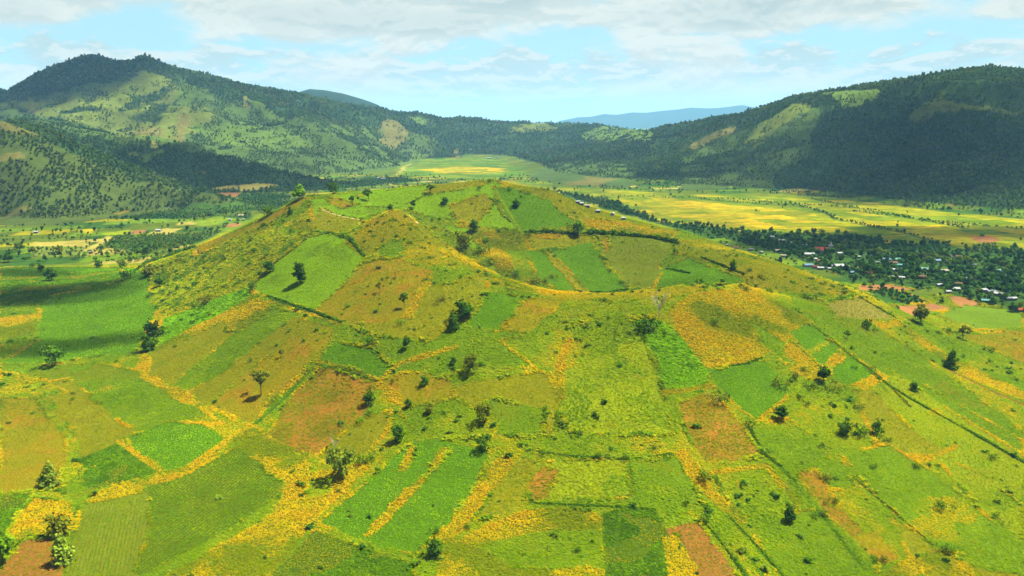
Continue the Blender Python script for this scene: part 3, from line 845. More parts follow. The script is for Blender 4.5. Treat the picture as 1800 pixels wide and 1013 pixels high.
def ground_colour(x, y, kind):
    col = GCOL[kind].copy()
    n1 = fbm(x, y, 46, 131, 3)[:, None]
    n2 = fbm(x, y, 9, 151, 3)[:, None]
    col *= 0.72 + 0.34 * n1 + 0.24 * n2
    # broad tonal patches of the far slopes
    fp = np.where((y > 1300)[:, None], .62 + .76 * fbm(x, y, 190, 181, 4)[:, None], 1)
    col *= fp
    # strips of paddies and small holdings on the flat land
    flat = np.isin(kind, [KI[k] for k in ('paddy', 'paddygold', 'paddygreen', 'plainfield', 'plaindark')]) & (y > 900)
    a = .22
    u = (x * math.cos(a) + y * math.sin(a))
    w = (-x * math.sin(a) + y * math.cos(a))
    big = np.floor(w / 62 + 1.2 * vnoise(x, y, 240, 9))
    cell = hash01(np.floor(u / (46 + 26 * hash01(big, big * 0, 3))), big, 17)
    sub = hash01(np.floor(u / 33 + big * 7.7), np.floor(w / 21), 23)
    f = (0.62 + 0.5 * cell + 0.26 * sub)[:, None]
    tint = np.stack([1 + .6 * (cell - .5) + .2 * (sub - .5), 1 + .1 * (sub - .5), 1 - .2 * (cell - .5)], -1)
    col = np.where(flat[:, None], col * f * tint, col)
    # each small holding on the left plain grows something else
    hold = (kind == KI['plainfield']) & (y > 900) & (y < 2700)
    hb = np.floor(w / 44 + 1.0 * vnoise(x, y, 200, 19))
    pick = hash01(np.floor(u / (58 + 40 * hash01(hb, hb * 0, 33)) + hb * .37), hb, 57)
    names = ['plainfield', 'plaindark', 'paddygreen', 'paddygold', 'plainstraw', 'plainsoil']
    sel = np.searchsorted(np.array([.38, .66, .84, .90, .975]), pick)
    hc = np.array([GCOL[KI[k]] for k in names])[sel] * (.75 + .5 * n1)
    col = np.where(hold[:, None], hc, col)
    bund = (np.abs(w / 21 - np.round(w / 21)) < .09) & flat
    col[bund] *= np.array([.72, .8, .8])
    # reddish soil patches
    soil = np.isin(kind, [KI[k] for k in ('bean', 'rust')])
    s = np.clip((fbm(x, y, 11, 171, 3) - .5) * 4, 0, 1)[:, None]
    col = np.where(soil[:, None], col * (1 - .6 * s) + alb(146, 96, 34) * .55 * s, col)
    return np.clip(col, 0.002, .9)


# ------------------------------------------------------------------ materials
def attribute_material(name, attr, kind='GEOMETRY', rough_noise=None, noise_scale=.8, amount=.3):
    m = bpy.data.materials.new(name)
    m.use_nodes = True
    g = Nodes(m.node_tree)
    out = g.new('ShaderNodeOutputMaterial')
    bs = g.new('ShaderNodeBsdfDiffuse')
    at = g.new('ShaderNodeAttribute', attribute_type=kind, attribute_name=attr)
    c = at.outputs[0]
    if kind == 'GEOMETRY':
        geo = g.new('ShaderNodeNewGeometry')
        n = g.noise(geo.outputs['Position'], noise_scale, 4, .65)
        c = g.mix(1.0, c, g.ramp(n, [(.25, (1 - amount,) * 3), (.75, (1 + amount,) * 3)]), 'MULTIPLY')
    g.put(bs.inputs[0], c)
    g.put(out.inputs[0], bs.outputs[0])
    return m


MAT_GROUND = attribute_material('soil_and_grass', 'field_colour', noise_scale=.55, amount=.45)
MAT_FAR = attribute_material('valley_and_slopes', 'field_colour', noise_scale=.06, amount=.35)
COL = S.collection


def tag(o, label=None, cat=None, group=None, kind=None):
    for k, v in (('label', label), ('category', cat), ('group', group), ('kind', kind)):
        if v:
            o[k] = v
    return o


def mesh_np(name, verts, faces, mat, cols=None):
    me = bpy.data.meshes.new(name)
    nv, nf = len(verts), len(faces)
    me.vertices.add(nv)
    me.vertices.foreach_set('co', np.ascontiguousarray(verts, np.float32).ravel())
    k = faces.shape[1]
    me.loops.add(nf * k)
    me.loops.foreach_set('vertex_index', np.ascontiguousarray(faces, np.int32).ravel())
    me.polygons.add(nf)
    me.polygons.foreach_set('loop_start', np.arange(0, nf * k, k, dtype=np.int32))
    me.update(calc_edges=True)
    if cols is not None:
        a = me.attributes.new('field_colour', 'FLOAT_COLOR', 'POINT')
        a.data.foreach_set('color', np.concatenate([cols, np.ones((nv, 1))], 1).astype(np.float32).ravel())
    me.polygons.foreach_set('use_smooth', np.ones(nf, bool))
    if mat:
        me.materials.append(mat)
    return me


def link(name, me, parent=None):
    o = bpy.data.objects.new(name, me)
    COL.objects.link(o)
    if parent:
        o.parent = parent
    return o


def terrain_sheet(xs, ys, keep, names, mat, sink=0.0):
    """one sheet cut into the plots it carries; names(which) -> key of the piece"""
    X, Y = np.meshgrid(xs, ys)
    shp = X.shape
    x, y = X.ravel(), Y.ravel()
    use = keep(x, y)
    ids = np.full(x.shape, -1)
    z = np.zeros(x.shape)
    z[use] = height(x[use], y[use]) - sink
    which = np.full(x.shape, -1)
    kind = np.zeros(x.shape, int)
    which[use], kind[use] = classify(x[use], y[use], z[use])
    col = np.zeros((len(x), 3))
    col[use] = ground_colour(x[use], y[use], kind[use])
    i = np.arange(len(x)).reshape(shp)
    f = np.stack([i[:-1, :-1], i[:-1, 1:], i[1:, 1:], i[1:, :-1]], -1).reshape(-1, 4)
    f = f[use[f].all(1)]
    key = names(which, x, y, z)[f[:, 0]]
    return x, y, z, col, f, key


def emit_pieces(sheet, describe, mat):
    x, y, z, col, f, key = sheet
    P = np.stack([x, y, z], -1)
    for k in np.unique(key):
        ff = f[key == k]
        u, inv = np.unique(ff, return_inverse=True)
        name, label = describe(int(k))
        o = link(name, mesh_np(name, P[u], inv.reshape(ff.shape), mat, col[u]))
        tag(o, label, kind='structure')


def in_view(x, y, margin):
    return np.abs(x) < 0.715 * np.maximum(y, 0) + margin


def ground_key(which, x, y, z):
    k = which.copy()
    for i, p in enumerate(PLOTS):
        if not p['label']:
            k[which == i] = -1
    rest = k < 0
    k[rest & (y > 1300) & (z > 9) & (x < -30 + (y - 2500) * .05)] = -2
    k[rest & (y > 1300) & (z > 9) & (x >= -30 + (y - 2500) * .05)] = -3
    return k


def ground_name(k):
    if k >= 0:
        return PLOTS[k]['name'], PLOTS[k]['label']
    return {-1: ('ground', 'grassy ground of the cone and the plain around it'),
            -2: ('mountain', 'long wooded mountain with two peaks and grassy spurs on the left'),
            -3: ('mountain', 'dark wooded mountain rising on the right of the valley')}[k]


def build_terrain():
    ys = [205.0]
    while ys[-1] < 1075:
        ys.append(ys[-1] + .95 + (ys[-1] - 205) * .0016)
    ys = np.array(ys)
    xs = np.arange(-560, 561, 1.35)
    emit_pieces(terrain_sheet(xs, ys, lambda x, y: in_view(x, y, 70), ground_key, MAT_GROUND), ground_name, MAT_GROUND)
    ymax = ys[-1]
    # flat land around
    xm = np.arange(-1800, 1801, 4.5)
    ym = np.arange(640, 2330, 4.8)
    keep = lambda x, y: in_view(x, y, 120) & ((np.abs(x) > 556) | (y > ymax - 5))
    emit_pieces(terrain_sheet(xm, ym, keep, ground_key, MAT_FAR, .15), ground_name, MAT_FAR)
    xf = np.arange(-5200, 4200, 13.0)
    yf = np.arange(2318, 6300, 14.0)
    emit_pieces(terrain_sheet(xf, yf, lambda x, y: in_view(x, y, 300) & (y < 5900), ground_key, MAT_FAR, .6), ground_name, MAT_FAR)


build_terrain()


def build_plain():
    """the one sheet that carries on to the horizon below everything"""
    xs = np.array([-14000, -6000, 6000, 14000.])
    ys = np.array([-500, 5000, 14500, 24800.])
    X, Y = np.meshgrid(xs, ys)
    v = np.stack([X, Y, X * 0 - 16], -1).reshape(-1, 3)
    i = np.arange(16).reshape(4, 4)
    f = np.stack([i[:-1, :-1], i[:-1, 1:], i[1:, 1:], i[1:, :-1]], -1).reshape(-1, 4)
    o = link('ground', mesh_np('ground', v, f, MAT_FAR, np.tile(alb(110, 140, 60), (16, 1))))
    tag(o, 'wide land under the valley reaching to the horizon', kind='structure')


build_plain()


def far_range(prof, depth, Y, label, seed):
    n = 120
    us = np.linspace(prof[0][0], prof[-1][0], n)
    vs = np.interp(us, [p[0] for p in prof], [p[1] for p in prof])
    rows = []
    for j, t in enumerate(np.linspace(-1, 1, 15)):
        top = np.array([at_depth(u, v, Y) for u, v in zip(us, vs)])
        hgt = top[:, 2] + 16
        x = top[:, 0] * (1 + .12 * t)
        y = Y + depth * t + 0 * x
        rid = fbm(x, y, 1100, seed, 4)
        z = -16 + hgt * (1 - abs(t)) ** 1.1 * np.where(abs(t) < .05, 1, .75 + .5 * rid) + (fbm(x, y, 300, seed + 5, 2) - .5) * 26 * (abs(t) < .9)
        rows.append(np.stack([x, y, z], -1))
    v = np.concatenate(rows)
    i = np.arange(n * 15).reshape(15, n)
    f = np.stack([i[:-1, :-1], i[:-1, 1:], i[1:, 1:], i[1:, :-1]], -1).reshape(-1, 4)
    o = link('mountain', mesh_np('mountain', v, f, MAT_FAR, np.tile(alb(44, 66, 40), (len(v), 1))))
    tag(o, label, kind='structure')


far_range([(930, 232), (985, 213), (1015, 207), (1040, 205), (1062, 201), (1085, 202), (1110, 198), (1135, 199), (1165, 195), (1190, 193), (1215, 189), (1240, 191), (1265, 190), (1290, 187), (1306, 185), (1325, 189), (1345, 191), (1375, 196), (1420, 200), (1500, 214), (1560, 235)], 2400, 20000, 'distant blue mountain range in the gap of the valley', 301)
far_range([(480, 190), (520, 165), (545, 158), (570, 160), (600, 165), (640, 177), (665, 186), (700, 205), (740, 235)], 500, 6600, 'dark blue ridge peeping over the left mountain', 331)


# ------------------------------------------------------------------ haze and the clouds that shade parts of the land
def box_mesh(name, lo, hi):
    v = np.array([[(lo, hi)[(i >> k) & 1][k] for k in range(3)] for i in range(8)], float)
    f = np.array([[0, 2, 3, 1], [4, 5, 7, 6], [0, 1, 5, 4], [2, 6, 7, 3], [0, 4, 6, 2], [1, 3, 7, 5]])
    me = bpy.data.meshes.new(name)
    me.from_pydata(v.tolist(), [], f.tolist())
    return me


def volume_material(name, density, colour, aniso):
    m = bpy.data.materials.new(name)
    m.use_nodes = True
    g = Nodes(m.node_tree)
    out = g.new('ShaderNodeOutputMaterial')
    pv = g.new('ShaderNodeVolumePrincipled')
    pv.inputs['Color'].default_value = (*colour, 1)
    pv.inputs['Density'].default_value = density
    pv.inputs['Density Attribute'].default_value = ''
    pv.inputs['Anisotropy'].default_value = aniso
    g.l.new(pv.outputs[0], out.inputs['Volume'])
    return m


HAZE = link('haze', box_mesh('haze', (-14500, -700, -18), (14500, 25000, 700)))
HAZE.data.materials.append(volume_material('moist_air', HAZE_DENSITY, HAZE_COLOUR, 0.0))
tag(HAZE, 'thin bluish haze in the valley air', kind='stuff')

MAT_CLOUD = volume_material('cloud_vapour', 0.0105, (1, 1, 1), 0.0)


def cloud(target, rx, ry, rz, seed, rot=0.0, base=1250.0):
    """a cumulus high above the frame; it stands where its shadow falls on the target"""
    t = np.array(target, float)
    k = (base - t[2]) / SUN_DIR.z
    c = t + np.array(SUN_DIR) * k
    import bmesh
    bm = bmesh.new()
    bmesh.ops.create_icosphere(bm, subdivisions=4, radius=1.0)
    for v in bm.verts:
        d = v.co.normalized()
        r = 1 + .42 * mnoise.fractal(d * 1.5 + Vector((seed * 3.1, 0, 0)), .9, 2.1, 4)
        r += .12 * mnoise.noise(d * 6 + Vector((0, seed, 0)))
        p = d * max(r, .35)
        v.co = Vector((p.x * rx, p.y * ry, p.z * rz * (.5 if p.z < 0 else 1)))
    me = bpy.data.meshes.new('cloud')
    bm.to_mesh(me)
    bm.free()
    me.materials.append(MAT_CLOUD)
    o = link('cloud', me)
    o.location = c
    o.rotation_euler = (0, 0, rot)
    tag(o, 'cumulus cloud over the valley casting a soft shadow', group='clouds above the valley', kind='stuff')
    return o


for i, (u, v, rx, ry, rz, rot) in enumerate(CLOUD_SHADES):
    cloud(ground_hit(u, v), rx, ry, rz, i + 1, rot)


# ------------------------------------------------------------------ leaf meshes
def quads_mesh(name, C, N, size, mat, rng, aspect=1.0, extra=None):
    """leaf faces at C, facing N, edge length size"""
    n = len(C)
    t = rng.normal(size=(n, 3))
    t -= (t * N).sum(1, keepdims=True) * N
    t /= np.linalg.norm(t, axis=1, keepdims=True) + 1e-9
    b = np.cross(N, t)
    s = np.asarray(size).reshape(-1, 1) * .5
    V = np.stack([C - t * s - b * s * aspect, C + t * s - b * s * aspect * .6, C + t * s * .9 + b * s * aspect, C - t * s * .7 + b * s * aspect * .9], 1).reshape(-1, 3)
    F = np.arange(4 * n).reshape(n, 4)
    me = bpy.data.meshes.new(name)
    me.vertices.add(4 * n)
    me.vertices.foreach_set('co', V.astype(np.float32).ravel())
    me.loops.add(4 * n)
    me.loops.foreach_set('vertex_index', F.astype(np.int32).ravel())
    me.polygons.add(n)
    me.polygons.foreach_set('loop_start', np.arange(0, 4 * n, 4, dtype=np.int32))
    me.update(calc_edges=True)
    if mat:
        me.materials.append(mat)
    return me


def blob_points(blobs, n, rng, shell=.62):
    """points through a set of ellipsoids, most of them near the surfaces"""
    w = np.array([b[3] * b[4] for b in blobs])
    pick = rng.choice(len(blobs), n, p=w / w.sum())
    B = np.array(blobs)[pick]
    d = rng.normal(size=(n, 3))
    d /= np.linalg.norm(d, axis=1, keepdims=True)
    r = shell + (1 - shell) * rng.random(n) ** .7
    r *= 1 + .12 * rng.normal(size=n)
    P = B[:, :3] + d * r[:, None] * B[:, 3:6]
    N = d + rng.normal(size=(n, 3)) * .55
    N /= np.linalg.norm(N, axis=1, keepdims=True)
    return P, N


def leaf_material(name, base, spread=.35, warm=.25, obj_spread=.2):
    m = bpy.data.materials.new(name)
    m.use_nodes = True
    g = Nodes(m.node_tree)
    out = g.new('ShaderNodeOutputMaterial')
    bs = g.new('ShaderNodeBsdfDiffuse')
    tr = g.new('ShaderNodeBsdfTranslucent')
    mx = g.new('ShaderNodeMixShader')
    mx.inputs[0].default_value = .3
    geo = g.new('ShaderNodeNewGeometry')
    oi = g.new('ShaderNodeObjectInfo')
    c0 = tuple(base * (1 - spread)) + (1,)
    c1 = tuple(base * (1 + spread) * np.array([1 + warm, 1, 1 - warm])) + (1,)
    c = g.mix(geo.outputs['Random Per Island'], c0, c1)
    k = g.math('MULTIPLY_ADD', oi.outputs['Random'], 2 * obj_spread, 1 - obj_spread)
    kk = g.new('ShaderNodeCombineColor')
    for i in range(3):
        g.put(kk.inputs[i], k)
    c = g.mix(1.0, c, kk.outputs[0], 'MULTIPLY')
    g.put(bs.inputs[0], c)
    g.put(tr.inputs[0], c)
    g.l.new(bs.outputs[0], mx.inputs[1])
    g.l.new(tr.outputs[0], mx.inputs[2])
    g.put(out.inputs[0], mx.outputs[0])
    return m


def plain_material(name, col, scale=3.0, amount=.25):
    m = bpy.data.materials.new(name)
    m.use_nodes = True
    g = Nodes(m.node_tree)
    out = g.new('ShaderNodeOutputMaterial')
    bs = g.new('ShaderNodeBsdfDiffuse')
    tc = g.new('ShaderNodeTexCoord')
    n = g.noise(tc.outputs['Object'], scale, 4, .6)
    lo = tuple(np.array(col) * (1 - amount))
    hi = tuple(np.array(col) * (1 + amount))
    g.put(bs.inputs[0], g.ramp(n, [(.3, lo), (.7, hi)]))
    g.put(out.inputs[0], bs.outputs[0])
    return m


# ------------------------------------------------------------------ ground cover: thousands of small plants, nobody could count them
def tint_material(name, trans=.38):
    m = bpy.data.materials.new(name)
    m.use_nodes = True
    g = Nodes(m.node_tree)
    out = g.new('ShaderNodeOutputMaterial')
    bs = g.new('ShaderNodeBsdfDiffuse')
    tr = g.new('ShaderNodeBsdfTranslucent')
    mx = g.new('ShaderNodeMixShader')
    mx.inputs[0].default_value = trans
    at = g.new('ShaderNodeAttribute', attribute_type='INSTANCER', attribute_name='tint')
    geo = g.new('ShaderNodeNewGeometry')
    c = g.mix(1.0, at.outputs[0], g.ramp(geo.outputs['Random Per Island'], [(0, (.86,) * 3), (1, (1.14,) * 3)]), 'MULTIPLY')
    g.put(bs.inputs[0], c)
    g.put(tr.inputs[0], c)
    g.l.new(bs.outputs[0], mx.inputs[1])
    g.l.new(tr.outputs[0], mx.inputs[2])
    g.put(out.inputs[0], mx.outputs[0])
    return m


MAT_TINT = tint_material('plant_leaves')


def proto_collection(name, makers):
    c = bpy.data.collections.new(name)
    for i, me in enumerate(makers):
        o = bpy.data.objects.new(name, me)
        c.objects.link(o)
    return c


def tuft(seed, n=20):
    rng = np.random.default_rng(seed)
    blobs = [(rng.normal() * .3, rng.normal() * .3, .42 + .1 * rng.random(), .62, .62, .48) for _ in range(3)]
    P, N = blob_points(blobs, n, rng, .75)
    P[:, 2] = np.abs(P[:, 2])
    N[:, 2] = np.abs(N[:, 2]) + 1.1
    N /= np.linalg.norm(N, axis=1, keepdims=True)
    return quads_mesh('tuft', P, N, .42 + .3 * rng.random(n), MAT_TINT, rng)


def forest_tree(seed, n=70, slim=1.0):
    rng = np.random.default_rng(seed)
    blobs = [(rng.normal() * .28 * slim, rng.normal() * .28 * slim, 1.0 + .9 * rng.random(), .55 * slim, .55 * slim, .5) for _ in range(5)]
    P, N = blob_points(blobs, n, rng, .7)
    return quads_mesh('forest_tree', P, N, .42 + .25 * rng.random(n), MAT_TINT, rng)


TUFTS = proto_collection('tuft_kinds', [tuft(s) for s in (1, 2, 3, 4)])
CROWNS = proto_collection('wood_kinds', [forest_tree(s, 64, sl) for s, sl in ((11, 1), (12, .75), (13, 1.15), (14, .55))])


def scatter(name, label, P, size, tint, coll, stretch=None):
    """one object of points; geometry nodes stand a plant on each"""
    n = len(P)
    me = bpy.data.meshes.new(name)
    me.vertices.add(n)
    me.vertices.foreach_set('co', P.astype(np.float32).ravel())
    a = me.attributes.new('tint', 'FLOAT_COLOR', 'POINT')
    a.data.foreach_set('color', np.concatenate([tint, np.ones((n, 1))], 1).astype(np.float32).ravel())
    a = me.attributes.new('grow', 'FLOAT_VECTOR', 'POINT')
    s = np.repeat(np.asarray(size)[:, None], 3, 1)
    if stretch is not None:
        s[:, 2] *= stretch
    a.data.foreach_set('vector', s.astype(np.float32).ravel())
    a = me.attributes.new('turn', 'FLOAT_VECTOR', 'POINT')
    r = np.zeros((n, 3), np.float32)
    r[:, 2] = RNG.random(n) * 6.283
    r[:, :2] = RNG.normal(size=(n, 2)) * .12
    a.data.foreach_set('vector', r.ravel())
    o = link(name, me)
    tag(o, label, kind='stuff')
    t = bpy.data.node_groups.new(name, 'GeometryNodeTree')
    t.interface.new_socket('Geometry', in_out='INPUT', socket_type='NodeSocketGeometry')
    t.interface.new_socket('Geometry', in_out='OUTPUT', socket_type='NodeSocketGeometry')
    N, L = t.nodes, t.links
    gi, go = N.new('NodeGroupInput'), N.new('NodeGroupOutput')
    ci = N.new('GeometryNodeCollectionInfo')
    ci.inputs[0].default_value = coll
    ci.inputs['Separate Children'].default_value = True
    ci.inputs['Reset Children'].default_value = True
    ip = N.new('GeometryNodeInstanceOnPoints')
    ip.inputs['Pick Instance'].default_value = True
    m2p = N.new('GeometryNodeMeshToPoints')
    rnd = N.new('FunctionNodeRandomValue')
    rnd.data_type = 'INT'
    for s_ in rnd.inputs:
        if s_.name == 'Max' and s_.type == 'INT':
            s_.default_value = len(coll.objects) - 1
    L.new(gi.outputs[0], m2p.inputs[0])
    L.new(m2p.outputs[0], ip.inputs['Points'])
    L.new(ci.outputs[0], ip.inputs['Instance'])
    L.new([q for q in rnd.outputs if q.type == 'INT'][0], ip.inputs['Instance Index'])
    for attr, sock in (('turn', 'Rotation'), ('grow', 'Scale')):
        na = N.new('GeometryNodeInputNamedAttribute')
        na.data_type = 'FLOAT_VECTOR'
        na.inputs[0].default_value = attr
        L.new(na.outputs[0], ip.inputs[sock])
    L.new(ip.outputs[0], go.inputs[0])
    md = o.modifiers.new('plants', 'NODES')
    md.node_group = t
    return o


def jitter_grid(x0, x1, y0, y1, s):
    xs = np.arange(x0, x1, s)
    ys = np.arange(y0, y1, s)
    X, Y = np.meshgrid(xs, ys)
    X = X.ravel() + (RNG.random(X.size) - .5) * s
    Y = Y.ravel() + (RNG.random(Y.size) - .5) * s
    return X, Y


def visible(x, y, z, lift=2.0, margin=25):
    """keep what the hill does not hide from around the camera"""
    ok = np.ones(len(x), bool)
    px, py, pz = x, y, z + lift
    for t in np.linspace(.35, .985, 26):
        ok &= (CAM_H * (1 - t) + pz * t + 7) > np.where(py * t > 300, GH(px * t, py * t), 0)
    return ok


_gx = np.arange(-2200, 2201, 12.)
_gy = np.arange(150, 2600, 12.)
_GZ = height(*np.meshgrid(_gx, _gy))


def GH(x, y):
    i = np.clip(((x + 2200) / 12).astype(int), 0, len(_gx) - 1)
    j = np.clip(((y - 150) / 12).astype(int), 0, len(_gy) - 1)
    return _GZ[j, i]


def cover_near():
    X, Y, Sz = [], [], []
    for y0, y1, s in ((215, 330, .86), (330, 450, .98), (450, 600, 1.12), (600, 780, 1.3), (780, 1010, 1.5)):
        w = .715 * y1 + 70
        x, y = jitter_grid(-w, w, y0, y1, s)
        k = in_view(x, y, 70)
        X.append(x[k])
        Y.append(y[k])
        Sz.append(np.full(k.sum(), s / 1.16))
    x, y, sz = map(np.concatenate, (X, Y, Sz))
    z = GH(x, y)
    vis = visible(x, y, z)
    x, y, sz = x[vis], y[vis], sz[vis]
    which, kind = classify(x, y, np.zeros(len(x)))
    # weeds and flowers run along the borders of the plots
    e = np.clip(y / 330, .9, 2)
    border = np.zeros(len(x), bool)
    for dx, dy in ((1, 0), (-1, 0), (0, 1.3), (0, -1.3)):
        w2, _ = classify(x + e * dx, y + e * dy, np.zeros(len(x)))
        border |= w2 != which
    bn = fbm(x, y, 24, 601, 3)
    border &= ((bn > .53) | (bn < .37)) & ~np.isin(kind, [KI['path'], KI['dark'], KI['flower']])
    kind = np.where(border & (bn > .6), KI['flower'], np.where(border & (bn < .36), KI['shrub'], np.where(border, KI['mixed'], kind)))
    # uneven growth: weeds and thin spots inside the plots
    wn = fbm(x, y, 32, 641, 4)
    even = np.isin(kind, [KI['lush'], KI['lime'], KI['dark']])
    kind = np.where(even & (wn > .615), KI['mixed'], np.where(even & (wn < .36), KI['olive'], kind))
    kind = np.where((kind == KI['fresh']) & (wn > .64), KI['lush'], kind)
    sz = np.where(border, sz * 1.25, sz)
    which[border] = -1
    # rows
    for i, p in enumerate(PLOTS):
        if not p['rows']:
            continue
        m = (which == i)
        d = p['dir']
        r = KINDS[p['kind']]['row']
        s = -x[m] * d[1] + y[m] * d[0]
        q = np.round(s / r) * r + RNG.normal(size=m.sum()) * .22 - s
        x[m] += -d[1] * q
        y[m] += d[0] * q
    dens = np.array([KINDS[k]['d'] for k in KEYS])[kind]
    patch = fbm(x, y, 13, 201, 3)
    patch2 = fbm(x, y, 38, 231, 3)
    soft = np.isin(kind, [KI[k] for k in ('mixed', 'golden', 'olive', 'bean', 'rust', 'shrub', 'bare', 'banana')])
    p_keep = dens * np.where(soft, np.clip(1.5 - 1.6 * np.abs(patch - .35), .25, 1.15), 1)
    p_keep = np.where(kind == KI['bean'], dens * np.clip((patch - .2) * 3.2, .4, 1.3), p_keep)
    keep = (RNG.random(len(x)) < p_keep) & (np.array([bool(KINDS[k]['t']) for k in KEYS])[kind])
    x, y, sz, kind, patch, patch2 = (a[keep] for a in (x, y, sz, kind, patch, patch2))
    n = len(x)
    tint = np.zeros((n, 3))
    yellow = np.zeros(n, bool)
    for k in np.unique(kind):
        m = np.nonzero(kind == k)[0]
        T = KINDS[KEYS[k]]['t']
        w = np.array([t[1] for t in T])
        cols = np.array([alb(*t[0]) for t in T])
        # neighbours tend to share a colour: pick along a noise field with some scatter
        q = np.clip((patch[m] - .5) * 2.1 + .5 + (RNG.random(len(m)) - .5) * .5, 0, .999)
        if KEYS[k] in ('mixed', 'olive', 'rust', 'golden', 'flower'):
            q = np.clip((patch[m] - .5) * 1.6 + (patch2[m] - .5) * 2.4 + .5 + (RNG.random(len(m)) - .5) * .36, 0, .999)
        pick = np.searchsorted(np.cumsum(w) / w.sum(), q)
        tint[m] = cols[np.minimum(pick, len(T) - 1)]
    yellow = tint[:, 0] > alb(195, 0, 0)[0]
    tint *= (1 + RNG.normal(size=(n, 1)) * .07) * (1 + .5 * (patch2[:, None] - .5)) * (1 + .3 * (fbm(x, y, 90, 661, 3)[:, None] - .5))
    size = sz * np.array([KINDS[k]['s'] for k in KEYS])[kind] * (.62 + .75 * RNG.random(n) ** 2) * 1.08
    z = height(x, y) - .05
    P = np.stack([x, y, z], -1)
    crop = np.isin(kind, [KI[k] for k in ('lush', 'vivid', 'fresh', 'dark', 'rows', 'darkrows', 'pinkrows', 'bean', 'banana')]) & ~yellow
    grass = ~crop & ~yellow
    tint = np.clip(tint, .002, .9)
    for nm, lb, m in (('wild_flowers', 'yellow wild flowers in strips and fields over the cone', yellow),
                      ('crop_plants', 'leafy green crop plants covering the plots', crop),
                      ('grass', 'rough yellow green grass and weeds over the slopes', grass)):
        scatter(nm, lb, P[m], size[m], tint[m], TUFTS, .72)
    # scattered bushes in the grass
    x, y = jitter_grid(-560, 560, 230, 900, 9.5)
    k = in_view(x, y, 40)
    x, y = x[k], y[k]
    which, kind = classify(x, y, np.zeros(len(x)))
    pr = np.select([np.isin(kind, [KI['shrub']]), np.isin(kind, [KI['mixed'], KI['banana'], KI['golden']]), np.isin(kind, [KI['olive'], KI['rust'], KI['lime']])], [.95, .34, .12], .03)
    pr = pr * np.clip((fbm(x, y, 55, 261, 2) - .3) * 4, .1, 1.6)
    k = (RNG.random(len(x)) < pr * 2.0) & visible(x, y, GH(x, y))
    x, y = x[k], y[k]
    c = np.array([alb(64, 108, 24), alb(84, 128, 24), alb(56, 94, 24), alb(112, 138, 30)])[RNG.integers(0, 4, len(x))]
    scatter('undergrowth', 'small dark bushes sprinkled over the slopes', np.stack([x, y, height(x, y) - .1], -1), (.9 + 1.9 * RNG.random(len(x)) ** 2) * np.where(kind[k] == KI['shrub'], 1.35, 1), c * (1 + .15 * RNG.normal(size=(len(x), 1))).clip(.5, 1.5), TUFTS, .9)


cover_near()


def woods():
    X, Y = [], []
    for y0, y1, s in ((1330, 2000, 7.0), (2000, 2900, 6.8), (2900, 3900, 8.6), (3900, 5300, 12.0)):
        w = .72 * y1 + 60
        x, y = jitter_grid(-w, w, y0, y1, s)
        k = in_view(x, y, 80)
        X.append(x[k])
        Y.append(y[k])
    x, y = map(np.concatenate, (X, Y))
    z = height(x, y)
    ok = (z > 4)
    # leave out the far sides of the ridges
    e = 30.0
    toward = (height(x, y + e) - z) / e
    ok &= toward > -.62
    x, y, z = x[ok], y[ok], z[ok]
    which, kind = classify(x, y, z)
    pd = fbm(x, y, 130, 401, 4)
    pd2 = fbm(x, y, 45, 431, 3)
    dens = np.full(len(x), .06)
    dens[kind == KI['woods']] = 1
    for k, d in (('meadow', .10), ('meadowgreen', .12), ('scree', .12), ('scrub', 1.7), ('bushland', .5), ('village', .5), ('orchard', .2), ('plaindark', .3), ('plainfield', .1), ('paddy', .0), ('paddygold', 0), ('paddygreen', 0), ('rust', .05)):
        dens[kind == KI[k]] = d
    wood = kind == KI['woods']
    dens = np.where(wood, np.clip((pd - .3) * 6, .5, 1), dens * np.clip((pd2 - .4) * 7, .08, 2.2))
    # trees gather in the hollows of the open slopes
    open_ = np.isin(kind, [KI['meadow'], KI['meadowgreen'], KI['scrub'], KI['bushland']])
    ln = np.clip(height(x + 40, y) + height(x - 40, y) - 2 * z, -12, 12)
    dens = np.where(open_, dens + np.clip(ln / 10, 0, .75), dens)
    k = RNG.random(len(x)) < dens
    x, y, z, kind, pd = x[k], y[k], z[k], kind[k], pd[k]
    n = len(x)
    pal = np.array([alb(88, 124, 52), alb(98, 134, 54), alb(78, 114, 48), alb(112, 140, 58), alb(120, 138, 64)])
    q = np.clip((fbm(x, y, 70, 471, 3) - .5) * 2 + .35 + (RNG.random(n) - .5) * .8, 0, .999)
    tint = pal[(q * 5).astype(int)] * (1 + .2 * RNG.normal(size=(n, 1))).clip(.5, 1.6) * (.45 + 1.1 * fbm(x, y, 170, 491, 4))[:, None]
    size = np.where(kind == KI['woods'], 1.3, 1.0) * (1.6 + 2.0 * RNG.random(n) ** 2) * np.where(kind == KI['scrub'], 1.25, 1) * np.clip(y / 2800, .85, 1.35)
    st = .9 + .9 * RNG.random(n) ** 2
    scatter('forest', 'dense forest of many trees over the mountains', np.stack([x, y, z - 1.5], -1), size, tint.clip(.002, .9), CROWNS, st)


woods()


